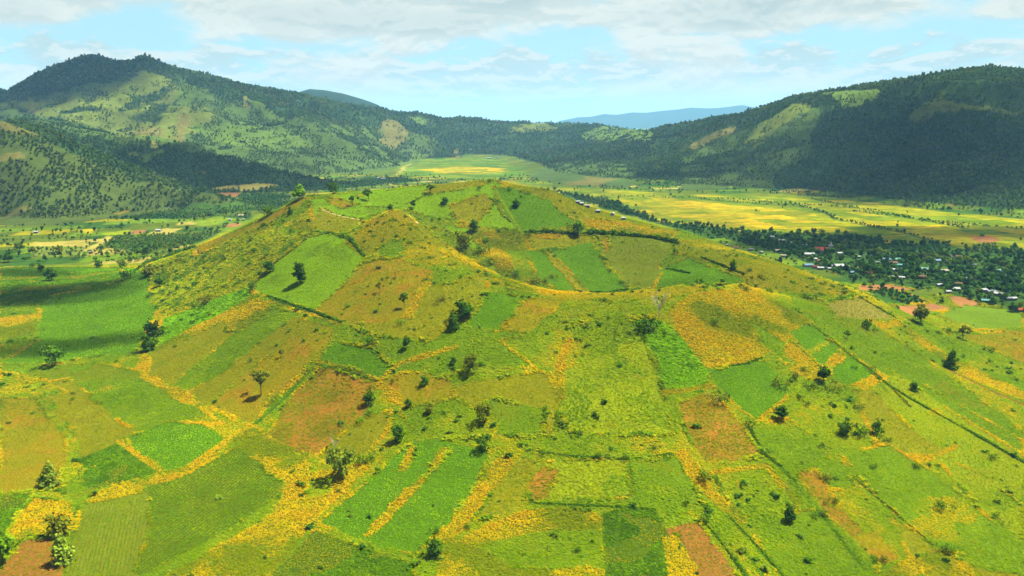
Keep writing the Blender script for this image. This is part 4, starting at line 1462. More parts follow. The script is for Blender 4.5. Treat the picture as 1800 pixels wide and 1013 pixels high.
def plain_trees():
    """the village's belt of gardens and the plantations, seen from afar as one mass"""
    x1, y1 = jitter_grid(-1250, 1400, 640, 2700, 7.0)
    k = in_view(x1, y1, 60)
    x, y = x1[k], y1[k]
    z = height(x, y)
    k = (z < 7)
    x, y, z = x[k], y[k], z[k]
    k = visible(x, y, z, 5)
    x, y, z = x[k], y[k], z[k]
    which, kind = classify(x, y, z)
    g = fbm(x, y, 80, 501, 3)
    g2 = fbm(x, y, 26, 531, 3)
    dens = np.zeros(len(x))
    dens[kind == KI['village']] = .95
    dens[kind == KI['plaindark']] = .95
    dens[kind == KI['orchard']] = .5
    dens[kind == KI['plainfield']] = .07
    dens[kind == KI['woods']] = .6
    dens[kind == KI['plainsoil']] = .02
    dens[np.isin(kind, [KI['paddy'], KI['paddygreen']])] = .004
    m = kind == KI['village']
    dens = np.where(m, dens * np.clip((g2 - .24) * 4, .15, 1.2), dens)
    m = kind == KI['plainfield']
    dens = np.where(m, dens * np.clip((g - .42) * 14, .1, 7), dens)
    # hedgerows between the small holdings
    w_ = (-x * math.sin(.22) + y * math.cos(.22)) / 62 + 1.2 * vnoise(x, y, 240, 9)
    m = (kind == KI['plainfield']) & (np.abs(w_ - np.round(w_)) < .05)
    dens = np.where(m, .5 * (g2 > .42), dens)
    # keep the yards of the houses open
    for hx, hy in HOUSE_SPOTS:
        dens[(np.abs(x - hx) < 7) & (y < hy + 6) & (y > hy - 10)] = 0
    k = RNG.random(len(x)) < dens
    x, y, z, kind, g = x[k], y[k], z[k], kind[k], g[k]
    # plantations stand in rows
    m = np.isin(kind, [KI['plaindark'], KI['orchard']])
    y[m] = np.round(y[m] / 9) * 9 + RNG.normal(size=m.sum()) * .8
    n = len(x)
    pal = np.array([alb(66, 110, 42), alb(78, 120, 44), alb(58, 98, 40), alb(98, 136, 46), alb(122, 148, 54)])
    q = np.clip((g - .5) * 2.6 + .36 + (RNG.random(n) - .5) * .8, 0, .999)
    tint = pal[(q * 5).astype(int)] * (1 + .18 * RNG.normal(size=(n, 1))).clip(.5, 1.6)
    size = np.where(kind == KI['village'], 1.9 + 2.6 * RNG.random(n) ** 1.8, 1.5 + 2.4 * RNG.random(n) ** 2.2)
    size[m] = 1.6 + .5 * RNG.random(m.sum())
    scatter('undergrowth', 'dark green gardens and plantation bushes on the plain around the village', np.stack([x, y, z - .5], -1), size, tint.clip(.002, .9), CROWNS, .8 + .7 * RNG.random(n) ** 2)


# ------------------------------------------------------------------ trees one can tell apart
def tube_mesh(name, tubes, mat, sides=6):
    """tapered limbs: each a list of (x, y, z, radius)"""
    V, F = [], []
    for t in tubes:
        o = len(V)
        for j, (x, y, z, r) in enumerate(t):
            p = Vector(t[min(j + 1, len(t) - 1)][:3]) - Vector(t[max(j - 1, 0)][:3])
            q = p.to_track_quat('Z', 'Y')
            for i in range(sides):
                a = 2 * math.pi * i / sides
                V.append(tuple(Vector((x, y, z)) + q @ Vector((r * math.cos(a), r * math.sin(a), 0))))
        for j in range(len(t) - 1):
            for i in range(sides):
                k = (i + 1) % sides
                F.append((o + j * sides + i, o + j * sides + k, o + (j + 1) * sides + k, o + (j + 1) * sides + i))
    me = bpy.data.meshes.new(name)
    me.from_pydata(V, [], F)
    me.materials.append(mat)
    return me


MAT_BARK = plain_material('bark', alb(120, 100, 74), 2.0)
MAT_PALE = plain_material('bare_wood', alb(214, 200, 170), 2.0, .15)
LEAF = {
    'dark': leaf_material('dark_leaves', alb(78, 124, 24), .4),
    'deep': leaf_material('blackish_leaves', alb(58, 102, 24), .4),
    'mid': leaf_material('green_leaves', alb(104, 156, 22), .38),
    'light': leaf_material('pale_leaves', alb(132, 166, 50), .35),
    'olive': leaf_material('olive_leaves', alb(118, 136, 32), .35),
}


def limb(rng, a, b, r0, r1, n=5, wob=.05):
    a, b = np.array(a, float), np.array(b, float)
    L = np.linalg.norm(b - a)
    out = []
    for i in range(n):
        t = i / (n - 1)
        p = a + (b - a) * t + rng.normal(size=3) * wob * L * (0 < i < n - 1)
        out.append((*p, r0 + (r1 - r0) * t))
    return out


def tree_shape(kind, seed):
    """crown and trunk of a tree one unit tall; (blobs, trunk height)"""
    rng = np.random.default_rng(seed)
    N = rng.normal
    if kind == 'round':
        bl = [(0, 0, .56, .30, .30, .30)] + [(.24 * math.cos(a), .24 * math.sin(a), .5 + .2 * N() * .6, .2, .2, .18) for a in np.linspace(0, 6.28, 7)[:-1] + rng.random()] + [(N() * .08, N() * .08, .8, .2, .2, .17)]
        tk = .42
    elif kind == 'wide':
        bl = [(.42 * math.cos(a) * (.5 + .5 * rng.random()), .42 * math.sin(a), .55 + .16 * N(), .25, .25, .2) for a in np.linspace(0, 6.28, 9)[:-1]] + [(0, 0, .66, .36, .36, .3)]
        tk = .4
    elif kind == 'open':
        bl = [(.3 * N(), .3 * N() * .7, .5 + .4 * rng.random(), .17, .17, .11) for _ in range(8)] + [(0, 0, .86, .2, .2, .13)]
        tk = .62
    elif kind == 'tall':
        bl = []
        for z in (.26, .42, .58, .74, .88):
            w = .30 * (1.05 - .75 * abs(z - .45))
            for k in range(3):
                a = rng.random() * 6.28
                bl.append((w * .6 * math.cos(a), w * .6 * math.sin(a), z + .03 * N(), w * .7, w * .7, .085))
        tk = .8
    elif kind == 'oval':
        bl = [(.12 * N(), .12 * N(), z, .30 * math.sin(math.pi * min(z + .1, 1) ** .9) + .06, .3 * math.sin(math.pi * min(z + .1, 1) ** .9) + .06, .15) for z in (.16, .26, .36, .46, .56, .66, .76, .88)]
        tk = .3
    elif kind == 'cone':
        bl = [(.04 * N(), .04 * N(), z, .40 * (1 - z) ** .6 + .04, .40 * (1 - z) ** .6 + .04, .1) for z in (.14, .26, .38, .5, .62, .74, .86, .94)]
        tk = .3
    elif kind == 'bush':
        bl = [(.4 * N(), .4 * N(), .34 + .22 * rng.random(), .34, .34, .3) for _ in range(6)]
        tk = .3
    else:                                  # spiky clump of large arching leaves
        bl = [(.16 * N(), .16 * N(), .5, .5, .5, .42) for _ in range(3)]
        tk = .3
    return bl, tk, rng


TREE_CACHE = {}


def tree_meshes(kind, leaf, var):
    key = (kind, leaf, var)
    if key in TREE_CACHE:
        return TREE_CACHE[key]
    bl, tk, rng = tree_shape(kind, 1000 + var * 17 + sum(map(ord, kind)))
    n = {'bush': 260, 'open': 420, 'palm': 150}.get(kind, 560)
    P, N = blob_points(bl, n, rng, .66)
    P[:, 2] = np.maximum(P[:, 2], .04)
    N[:, 2] += .6
    N /= np.linalg.norm(N, axis=1, keepdims=True)
    crown = quads_mesh('crown', P, N, .055 + .06 * rng.random(n), LEAF[leaf], rng)
    tubes = [limb(rng, (0, 0, -.06), (.03 * rng.normal(), .03 * rng.normal(), tk), .032, .018, 5, .03)]
    for b in bl[:7]:
        z0 = tk * (.45 + .5 * rng.random())
        tubes.append(limb(rng, (0, 0, z0), (b[0] * .9, b[1] * .9, b[2]), .016, .006, 4, .06))
    trunk = tube_mesh('trunk', tubes, MAT_BARK, 5)
    TREE_CACHE[key] = (trunk, crown)
    return TREE_CACHE[key]


def bare_tree_meshes(seed):
    rng = np.random.default_rng(seed)
    trunk = [limb(rng, (0, 0, -.05), (.04, 0, .45), .03, .02, 5, .02)]
    br = []
    for i in range(9):
        a = rng.random() * 6.28
        z0 = .28 + .2 * rng.random()
        e = (.36 * math.cos(a) * (.5 + .6 * rng.random()), .3 * math.sin(a), .66 + .34 * rng.random())
        main = limb(rng, (.03, 0, z0), e, .016, .005, 5, .06)
        br.append(main)
        for k in range(3):
            s = main[2 + k % 3]
            a2 = a + rng.normal() * .8
            br.append(limb(rng, s[:3], (s[0] + .16 * math.cos(a2), s[1] + .16 * math.sin(a2), min(s[2] + .2 * rng.random() + .04, 1)), .007, .003, 4, .08))
    return tube_mesh('trunk', trunk, MAT_PALE, 6), tube_mesh('branches', br, MAT_PALE, 4)


def root(name, loc, scale=1.0, rz=0.0):
    e = bpy.data.objects.new(name, None)
    e.location = loc
    e.scale = (scale, scale, scale) if np.isscalar(scale) else scale
    e.rotation_euler = (0, 0, rz)
    e.empty_display_size = .5
    COL.objects.link(e)
    return e


def px_size(p):
    """metres that one pixel of the photograph covers at p"""
    d = math.sqrt(p[0] ** 2 + p[1] ** 2 + (CAM_H - p[2]) ** 2)
    return d / FPX


TREE_N = [0]


def tree(pos, u, v, hpx, kind, leaf, label, wide=1.0, cat=None, group=None):
    p = pos
    H = hpx * px_size(p) / math.cos(math.atan2(CAM_H - p[2], math.hypot(p[0], p[1])) * .6)
    H *= .94
    i = TREE_N[0]
    TREE_N[0] += 1
    bush = kind in ('bush', 'palm')
    name = {'bush': 'bush', 'palm': 'leafy_clump', 'bare': 'bare_tree'}.get(kind, 'tree')
    base = (p[0], p[1], p[2] - .15)
    r = root(name, base, (H * wide, H * wide, H), (i * 2.399) % 6.283)
    tag(r, label, cat or ('bush' if bush else 'tree'), group or ('bushes on the cone' if bush else 'trees on the cone'))
    if kind == 'bare':
        t, c = bare_tree_meshes(900 + i)
        link('trunk', t, r)
        link('branches', c, r)
    else:
        t, c = tree_meshes(kind, leaf, i % 4)
        link('trunk', t, r)
        link('crown', c, r)
    return r


TREES = [
    (526, 351, 29, 'round', 'mid', 'bright green tree standing alone on the left skyline of the cone', 1.0),
    (586, 341, 22, 'wide', 'dark', 'dark tree on the skyline right of the lone bright green one', .8),
    (648, 353, 21, 'open', 'dark', 'small tree with open crown near the skyline meadow', .9),
    (620, 363, 20, 'open', 'dark', 'thin leaning tree beside an orange dry patch below the skyline', .8),
    (472, 379, 17, 'wide', 'dark', 'broad dark tree half hidden behind the brown crest', 1.3),
    (511, 377, 14, 'cone', 'dark', 'small conical tree on the brown crest line', 1.0),
    (756, 340, 17, 'open', 'dark', 'taller of two trees side by side on the summit meadow', 1.0),
    (748, 345, 10, 'bush', 'dark', 'low bush at the foot of the two summit meadow trees', .7),
    (781, 359, 16, 'oval', 'deep', 'compact dark tree alone on the green summit meadow', 1.0),
    (728, 368, 17, 'open', 'deep', 'ragged dark tree just behind the knob path', .9),
    (687, 369, 12, 'oval', 'deep', 'small round tree on the back of the knob', 1.0),
    (842, 334, 11, 'bush', 'dark', 'little dark tree left of the summit top', .7),
    (867, 321, 11, 'bush', 'deep', 'clump of bushes on the very summit', 1.0),
    (894, 337, 10, 'bush', 'deep', 'small tree by the light track right below the summit', .6),
    (906, 365, 18, 'oval', 'deep', 'dark tree inside the deep green plot below the summit', 1.0),
    (916, 348, 7, 'bush', 'deep', 'tiny shrub at the top of the deep green plot', .6),
    (960, 336, 8, 'bush', 'dark', 'dark bush on the back skyline right of the summit', .7),
    (985, 355, 7, 'bush', 'dark', 'bush on the yellow back rim above the flowers', .8),
    (833, 407, 24, 'round', 'dark', 'upper tree of the group at the inner side of the knob', .9),
    (815, 437, 32, 'wide', 'olive', 'largest olive tree in the group on the near rim', .75),
    (824, 449, 15, 'bush', 'olive', 'round olive bush at the foot of the largest rim tree', .75),
    (844, 447, 24, 'bush', 'dark', 'wide dark green thicket right of the largest rim tree', .8),
    (850, 428, 16, 'bush', 'mid', 'green thicket above the dark one on the inner rim', .8),
    (1016, 415, 30, 'round', 'mid', 'biggest green tree standing in the crater hedge', .85),
    (996, 412, 18, 'bush', 'olive', 'olive bush left of the biggest hedge tree', .7),
    (930, 417, 14, 'bush', 'dark', 'bush at the left end of the crater hedge', .6),
    (1188, 445, 12, 'bush', 'deep', 'dark bush at the right end of the striped crater plot', .7),
    (906, 486, 12, 'bush', 'dark', 'dark bush on the yellow inner wall of the crater', .9),
    (948, 498, 18, 'bush', 'olive', 'greyish green bush at the bottom of the crater left side', .8),
    (971, 490, 13, 'bush', 'olive', 'brownish bush beside the thin crater strip', .8),
    (1071, 479, 8, 'bush', 'dark', 'upper small bush on the right border of the vivid crater plot', .9),
    (1092, 499, 9, 'bush', 'dark', 'lower small bush on the right border of the vivid crater plot', .9),
    (527, 498, 38, 'tall', 'deep', 'tall tiered dark tree on the brilliant green meadow', .9),
    (474, 479, 22, 'round', 'deep', 'round dark tree at the left edge of the brilliant meadow', 1.0),
    (447, 509, 22, 'bush', 'dark', 'dark tree below the round one at the meadow edge', .6),
    (280, 505, 20, 'round', 'dark', 'glossy round tree at the left foot of the cone', .9),
    (262, 485, 24, 'oval', 'olive', 'pale olive tree above the glossy round tree', .9),
    (263, 523, 8, 'bush', 'deep', 'low dark bush under the glossy round tree', 1.3),
    (358, 538, 24, 'bush', 'olive', 'big brownish olive bush on the scrubby flank', .85),
    (342, 542, 9, 'bush', 'dark', 'dark bush beside the big olive bush', .8),
    (268, 592, 32, 'oval', 'deep', 'upper of two dark trees stacked at the left yellow hedge', .95),
    (262, 616, 32, 'oval', 'dark', 'lower of two dark trees stacked at the left yellow hedge', 1.05),
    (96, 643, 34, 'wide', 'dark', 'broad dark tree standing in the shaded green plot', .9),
    (460, 694, 44, 'open', 'olive', 'loose crowned tree in the brownish fallow plot', .75),
    (479, 708, 19, 'bush', 'mid', 'small green bush right of the loose crowned tree', .5),
    (494, 628, 15, 'open', 'olive', 'tiny bare looking tree on the olive plot', .6),
    (440, 637, 9, 'bush', 'dark', 'tiny bush on the line between olive and brown plots', .8),
    (572, 650, 14, 'palm', 'mid', 'leafy clump at the yellow hedge above the bean plot', 1.2),
    (88, 853, 38, 'cone', 'light', 'pale conical tree by the grassy track at the left', .95),
    (102, 941, 40, 'oval', 'olive', 'grey green tree at the corner of the yellow plot', 1.0),
    (112, 988, 46, 'cone', 'light', 'pale tiered tree below the grey green one', .8),
    (6, 992, 52, 'round', 'mid', 'tree cut by the left frame edge near the bottom', .8),
    (600, 838, 56, 'wide', 'light', 'largest pale green tree at the top of the yellow band', .7),
    (641, 815, 22, 'bush', 'dark', 'dark bush attached to the right of the largest pale tree', .9),
    (589, 795, 30, 'bare', 'mid', 'leafless grey tree above the largest pale tree', .7),
    (700, 776, 34, 'round', 'dark', 'dark tree at the top of the left bright green plot', .8),
    (850, 791, 30, 'wide', 'dark', 'dark spreading tree on the yellow line below centre', .8),
    (850, 742, 40, 'wide', 'olive', 'olive spreading tree above the dark spreading one', .62),
    (762, 974, 34, 'oval', 'dark', 'dark oval tree at the bottom end of the right green plot', .9),
    (766, 938, 15, 'bush', 'dark', 'small bush just above the dark oval tree', .7),
    (811, 560, 42, 'oval', 'deep', 'densest dark oval tree on the slope left of centre', .95),
    (797, 580, 32, 'cone', 'dark', 'cone shaped tree leaning against the densest dark oval tree', .9),
    (711, 541, 28, 'open', 'dark', 'dark tree beside the yellow strip on the brown slope', .65),
    (704, 570, 13, 'palm', 'mid', 'bright leafy bush under the brown slope', 1.3),
    (668, 514, 20, 'open', 'olive', 'small bare looking tree high on the brown slope', .6),
    (774, 530, 16, 'bush', 'olive', 'dry brown bush above the densest dark oval tree', .9),
    (645, 605, 20, 'bush', 'dark', 'dark bush at the left in the row of three below the brown slope', .7),
    (715, 613, 26, 'round', 'dark', 'dark round tree in the middle of the slope below the brown plot', .7),
    (745, 676, 21, 'oval', 'dark', 'bluish dark tree on the brownish clearing', .9),
    (718, 716, 18, 'round', 'dark', 'left of two small trees in the lower clearing', .9),
    (756, 726, 20, 'oval', 'olive', 'right of two small trees in the lower clearing', .9),
    (691, 672, 10, 'bush', 'dark', 'low bush at the upper left of the clearing', .8),
    (650, 710, 32, 'oval', 'dark', 'dark tree throwing a deep shadow at the bean plot edge', .75),
    (650, 731, 18, 'palm', 'mid', 'bright palm like clump below the bean plot tree', .9),
    (632, 745, 16, 'palm', 'mid', 'second leafy clump along the lower bean plot edge', 1.1),
    (827, 656, 36, 'wide', 'olive', 'olive tree with dark base on the middle slope', .65),
    (796, 640, 18, 'oval', 'dark', 'slim dark tree left of the olive tree on the middle slope', .8),
    (846, 642, 10, 'bush', 'dark', 'small bush right of the olive tree on the middle slope', .8),
    (1150, 586, 36, 'bush', 'deep', 'dark tangled thicket below the leafless white tree', .95),
    (1158, 560, 52, 'bare', 'mid', 'leafless white branched tree on the near crater rim', .8),
    (1176, 590, 14, 'bush', 'dark', 'dark bush at the right of the tangled thicket', .9),
    (1288, 475, 22, 'oval', 'dark', 'dark tree on the hedge of the right crater corner', .75),
    (1314, 478, 9, 'bush', 'dark', 'dark bush on the yellow right rim', .9),
    (1270, 503, 13, 'open', 'dark', 'small tree on the crest right of the crater floor', 1.0),
    (1230, 505, 16, 'open', 'dark', 'sparse thin tree on the crest above the yellow slab', .7),
    (1312, 511, 16, 'bush', 'olive', 'olive bush on the crest right of the crater', .8),
    (1357, 516, 15, 'bush', 'mid', 'green bush on the slope below the right rim', .9),
    (1256, 570, 14, 'bush', 'dark', 'dark bush inside the strongest yellow field', .8),
    (1270, 554, 10, 'bush', 'mid', 'green bush in the upper part of the strongest yellow field', .9),
    (1418, 526, 14, 'bush', 'dark', 'pair of dark bushes left of the striped skyline plot', 1.2),
    (1482, 517, 8, 'bush', 'deep', 'dark bush above the striped skyline plot', 1.1),
    (1523, 577, 16, 'wide', 'deep', 'dark tree below the striped skyline plot', .8),
    (1534, 583, 9, 'bush', 'deep', 'bush at the lower right of the dark tree under the striped plot', .8),
    (1490, 595, 14, 'open', 'dark', 'small tree above the middle mown terrace', .7),
    (1499, 614, 9, 'bush', 'dark', 'small bush at the top corner of the lowest mown terrace', .8),
    (1617, 569, 34, 'round', 'olive', 'large lone tree on the right skyline beside the red soil plots', .85),
    (1606, 566, 12, 'bush', 'dark', 'bush at the foot of the large lone skyline tree', .9),
    (1692, 596, 22, 'open', 'olive', 'grey green tree on the right brownish field', .8),
    (1665, 586, 11, 'bush', 'dark', 'round bush left of the grey green field tree', 1.0),
    (1651, 588, 8, 'bush', 'dark', 'smallest bush at the left of the field tree row', .9),
    (1671, 647, 32, 'cone', 'dark', 'conical dark tree at the head of the brown track', .85),
    (1739, 618, 13, 'bush', 'dark', 'dark bush on the far right brownish slope', .8),
    (1740, 636, 7, 'bush', 'dark', 'tiny bush below the one on the far right slope', .9),
    (1447, 672, 30, 'round', 'deep', 'black green tree at the lower corner of the mown terraces', .85),
    (1430, 682, 18, 'bush', 'dark', 'dark bush left below the black green terrace tree', .9),
    (1370, 682, 26, 'bush', 'olive', 'olive thicket left of the black green terrace tree', .7),
    (1397, 668, 16, 'bush', 'olive', 'dull bush between olive thicket and terrace tree', .9),
    (1414, 654, 12, 'bush', 'dark', 'dark bush among yellow flowers above the terrace tree', .8),
    (1530, 652, 10, 'bush', 'dark', 'bush at the right corner of the lowest mown terrace', 1.0),
    (1503, 649, 9, 'bush', 'dark', 'tiny shrub inside the lowest mown terrace', .7),
    (1405, 699, 10, 'bush', 'deep', 'dark bush below the olive thicket', 1.0),
    (1418, 714, 12, 'bush', 'deep', 'second dark bush below the olive thicket', .7),
    (1467, 684, 16, 'bush', 'olive', 'dry thicket under the lowest mown terrace', 1.1),
    (1508, 720, 14, 'bush', 'olive', 'dull green bush on the olive strip right of the terraces', .8),
    (1486, 766, 30, 'oval', 'dark', 'dark tree left of the leafy thicket on the right slope', .8),
    (1520, 768, 26, 'bush', 'mid', 'leafy green thicket on the right slope', .8),
    (1542, 764, 30, 'oval', 'dark', 'dark tree right of the leafy thicket on the right slope', .6),
    (1560, 776, 11, 'bush', 'dark', 'dark bush closing the thicket row at the right', .8),
    (1372, 738, 28, 'round', 'deep', 'round dark tree right of the reddish bean plot', .95),
    (1316, 752, 22, 'palm', 'dark', 'palm like clump at the bean plot corner', .9),
    (1264, 704, 20, 'bush', 'deep', 'dark bush row above the reddish bean plot', 1.1),
    (1344, 800, 16, 'bush', 'dark', 'dark bush at the lower right corner of the bean plot', .8),
    (1240, 852, 28, 'bush', 'dark', 'bush in the yellow hedge below the bean plot', .6),
    (1606, 686, 18, 'oval', 'dark', 'dark tree on the hedge line at the right', .85),
    (1388, 917, 28, 'round', 'deep', 'round dark tree on the lower right field', .85),
    (1440, 906, 16, 'bush', 'dark', 'green bush right of the round dark tree in the lower field', 1.0),
    (1447, 840, 14, 'bush', 'olive', 'dull bush above the reddish soil streak', 1.1),
    (1467, 885, 14, 'bush', 'dark', 'bush on the right edge of the soil streak', .7),
    (1448, 884, 9, 'bush', 'olive', 'small bush on the left edge of the soil streak', .9),
    (1537, 824, 10, 'bush', 'dark', 'small bush in the muted green field', .9),
    (1616, 826, 12, 'bush', 'dark', 'bush below the curved yellow hedge at the right', .9),
    (1655, 896, 20, 'bush', 'dark', 'dark bush alone in the lower right field', .8),
    (1757, 914, 11, 'bush', 'dark', 'dark bush near the right frame edge at the bottom', 1.1),
    (1742, 806, 10, 'bush', 'dark', 'small dark bush between hedge lines at the far right', 1.2),
    (1654, 966, 18, 'bush', 'mid', 'bright bush at the top of the curved yellow strip', 1.0),
    (1552, 988, 12, 'bush', 'dark', 'dark bush near the curved yellow strip at the bottom', .9),
    (1236, 920, 20, 'palm', 'dark', 'dark clump at the top of the bare reddish plot', .9),
    (1207, 888, 11, 'bush', 'deep', 'small dark bush above the bare reddish plot', .8),
    (1100, 808, 15, 'palm', 'dark', 'clump at the top left of the light green plot', 1.0),
    (1055, 804, 12, 'bush', 'dark', 'dark bush above the lime green plot', 1.1),
    (955, 798, 13, 'palm', 'dark', 'spiky clump above the reddish corner', 1.0),
    (1150, 790, 14, 'palm', 'dark', 'spiky clump on the hedge of the light green plot', 1.0),
    (1010, 968, 10, 'bush', 'dark', 'bush in the patchy yellow field at the bottom', 1.1),
    (820, 930, 12, 'bush', 'dark', 'bush on the border of the patchy yellow field', 1.0),
]
FAR_TREES = [
    (15, 461, 18, 'round', 'deep', 'dark round tree at the left frame edge in the valley', 1.0),
    (91, 494, 23, 'round', 'deep', 'biggest dark tree in the shaded left plain', 1.0),
    (73, 478, 13, 'round', 'deep', 'smaller dark tree left of the biggest one in the shaded plain', .9),
    (59, 470, 9, 'bush', 'deep', 'bush further left of the two shaded plain trees', .9),
    (174, 470, 13, 'oval', 'deep', 'slim dark tree at the edge of the cloud shade', .9),
    (168, 459, 10, 'round', 'mid', 'light tree above the slim dark one', .9),
    (241, 453, 16, 'open', 'dark', 'flat topped tree left of the dark hedge', .8),
    (257, 450, 16, 'wide', 'deep', 'dark spreading tree at the top of the dark hedge', .8),
    (238, 459, 11, 'bush', 'deep', 'dark bush below the spreading hedge tree', .9),
    (216, 473, 17, 'wide', 'dark', 'dark tree on the lower margin of the shaded plain', .7),
    (231, 490, 20, 'bush', 'deep', 'dark thicket at the left foot of the cone', .8),
    (208, 505, 14, 'open', 'olive', 'pale stemmed small tree before the dark thicket', .9),
    (275, 443, 15, 'open', 'dark', 'first tree of the pair behind the dark hedge', .8),
    (291, 442, 12, 'open', 'olive', 'second tree of the pair behind the dark hedge', .8),
    (102, 447, 16, 'oval', 'olive', 'tree standing in the orchard rows', .9),
    (131, 457, 10, 'bush', 'dark', 'bushes at the lower edge of the orchard', 1.2),
    (149, 452, 9, 'round', 'mid', 'small tree right of the orchard bushes', .9),
    (189, 451, 10, 'round', 'mid', 'small light tree beside the yellow green strip', 1.0),
    (35, 443, 15, 'wide', 'dark', 'dark tree near the left yellow slope', .8),
    (60, 453, 18, 'open', 'olive', 'scraggy olive tree left of the orchard', .8),
    (215, 400, 9, 'round', 'deep', 'dark round tree among the left valley fields', 1.0),
    (975, 335, 8, 'round', 'deep', 'dark tree just behind the right summit skyline', 1.0),
    (1355, 408, 9, 'round', 'deep', 'round tree on the border of village and paddies', 1.2),
    (1738, 443, 15, 'wide', 'deep', 'biggest dark tree by the village paddies at the right', 1.0),
    (1655, 455, 14, 'wide', 'deep', 'dark tree beside a white house in the upper village', .9),
    (1598, 466, 24, 'wide', 'deep', 'tallest dark tree cluster in the middle of the village', .75),
    (1540, 486, 22, 'wide', 'deep', 'dark broad trees around the red roofed hut', 1.0),
    (1520, 482, 20, 'wide', 'deep', 'dark broad tree right of the big white hall', .9),
    (1655, 533, 9, 'round', 'deep', 'small round tree between green and red plots', 1.0),
    (1519, 504, 9, 'round', 'dark', 'round tree on the red soil behind the cone edge', 1.1),
    (1780, 548, 16, 'round', 'deep', 'dark tree at the right end of the village', 1.0),
    (1700, 522, 14, 'round', 'deep', 'tree in front of the red village roof', 1.0),
    (1745, 536, 14, 'round', 'dark', 'green tree by the teal roof', 1.0),
    (1762, 530, 15, 'wide', 'deep', 'dark tree between two white roofs at the right', .8),
    (1330, 372, 6, 'bush', 'deep', 'lone bush on the rice paddies', 1.2),
]


def build_trees():
    P = ground_hits([(t[0], t[1]) for t in TREES])
    for p, t in zip(P, TREES):
        tree(p, *t)
    P = ground_hits([(t[0], t[1]) for t in FAR_TREES])
    for p, t in zip(P, FAR_TREES):
        tree(p, *t, group='trees on the plain')


build_trees()


# ------------------------------------------------------------------ hedges
HEDGES = [
    ('bright leafy hedge of tall plants crossing behind the crater plots', 'dark', [(922, 409), (960, 409), (1010, 412), (1060, 412), (1100, 414), (1150, 419), (1192, 429)], 7.0, 5.0),
    ('dark hedge along the top of the right crater corner plot', 'dark', [(1233, 453), (1260, 465), (1286, 474), (1308, 483)], 3.6, 3.2),
    ('short dark hedge between the two right crater plots', 'dark', [(1170, 472), (1192, 477), (1213, 481)], 3.0, 2.6),
    ('leafy hedge along the top of the striped skyline plot', 'mid', [(1450, 532), (1476, 527), (1506, 520)], 3.4, 3.2),
    ('long dark hedge rising from the left foot of the cone', 'dark', [(238, 476), (262, 464), (300, 450), (342, 436)], 11, 5.5),
    ('dark bushes along the near end of the vivid crater plot', 'dark', [(1036, 514), (1070, 515), (1104, 510)], 3.2, 2.4),
    ('bushy hedge along the top of the brilliant green meadow', 'mid', [(548, 408), (585, 411), (615, 420), (642, 452)], 4.0, 2.6),
    ('bushy hedge climbing the left side of the brilliant meadow', 'olive', [(446, 500), (480, 466), (520, 436), (550, 410)], 4.0, 3.0),
    ('dark hedge at the lower edge of the strongest yellow field', 'dark', [(1282, 644), (1312, 640), (1340, 630)], 2.4, 2.0),
    ('long thin hedge running down the right slope', 'dark', [(1530, 657), (1600, 702), (1700, 757), (1800, 814)], 2.2, 1.7),
    ('hedge between the mown terraces and the green right flank', 'olive', [(1462, 598), (1500, 630), (1548, 664), (1600, 716)], 2.0, 1.5),
    ('dark hedge on the right skyline above the yellow strip', 'dark', [(1508, 521), (1540, 540), (1578, 562)], 2.2, 1.7),
    ('dark hedge at the left side of the bare reddish plot', 'dark', [(1238, 918), (1265, 950), (1310, 1012)], 2.0, 1.6),
    ('second dark hedge right of the bare reddish plot', 'dark', [(1282, 908), (1330, 960), (1376, 1012)], 1.6, 1.4),
    ('hedge across the slope above the lime green plot', 'dark', [(930, 792), (1010, 803), (1100, 808), (1180, 800)], 2.4, 1.5),
    ('hedge at the lower edge of the lime green plot', 'dark', [(930, 884), (1000, 888), (1100, 892), (1150, 896)], 2.4, 1.4),
    ('dark bushy hedge along the upper bean plot edge', 'dark', [(556, 640), (600, 650), (664, 672)], 2.2, 1.5),
    ('hedge running down from the right bean plot', 'dark', [(1318, 756), (1345, 800), (1372, 820)], 2.2, 1.6),
    ('dark hedge along the top of the dry brown plot', 'dark', [(470, 520), (520, 538), (556, 550), (600, 568)], 2.2, 1.6),
    ('dark hedge around the corner of the small orange plot', 'dark', [(14, 976), (30, 958), (50, 942), (96, 943)], 1.8, 1.5),
    ('hedge line on the lower right field', 'olive', [(1500, 840), (1560, 890), (1640, 960)], 2.0, 1.3),
]


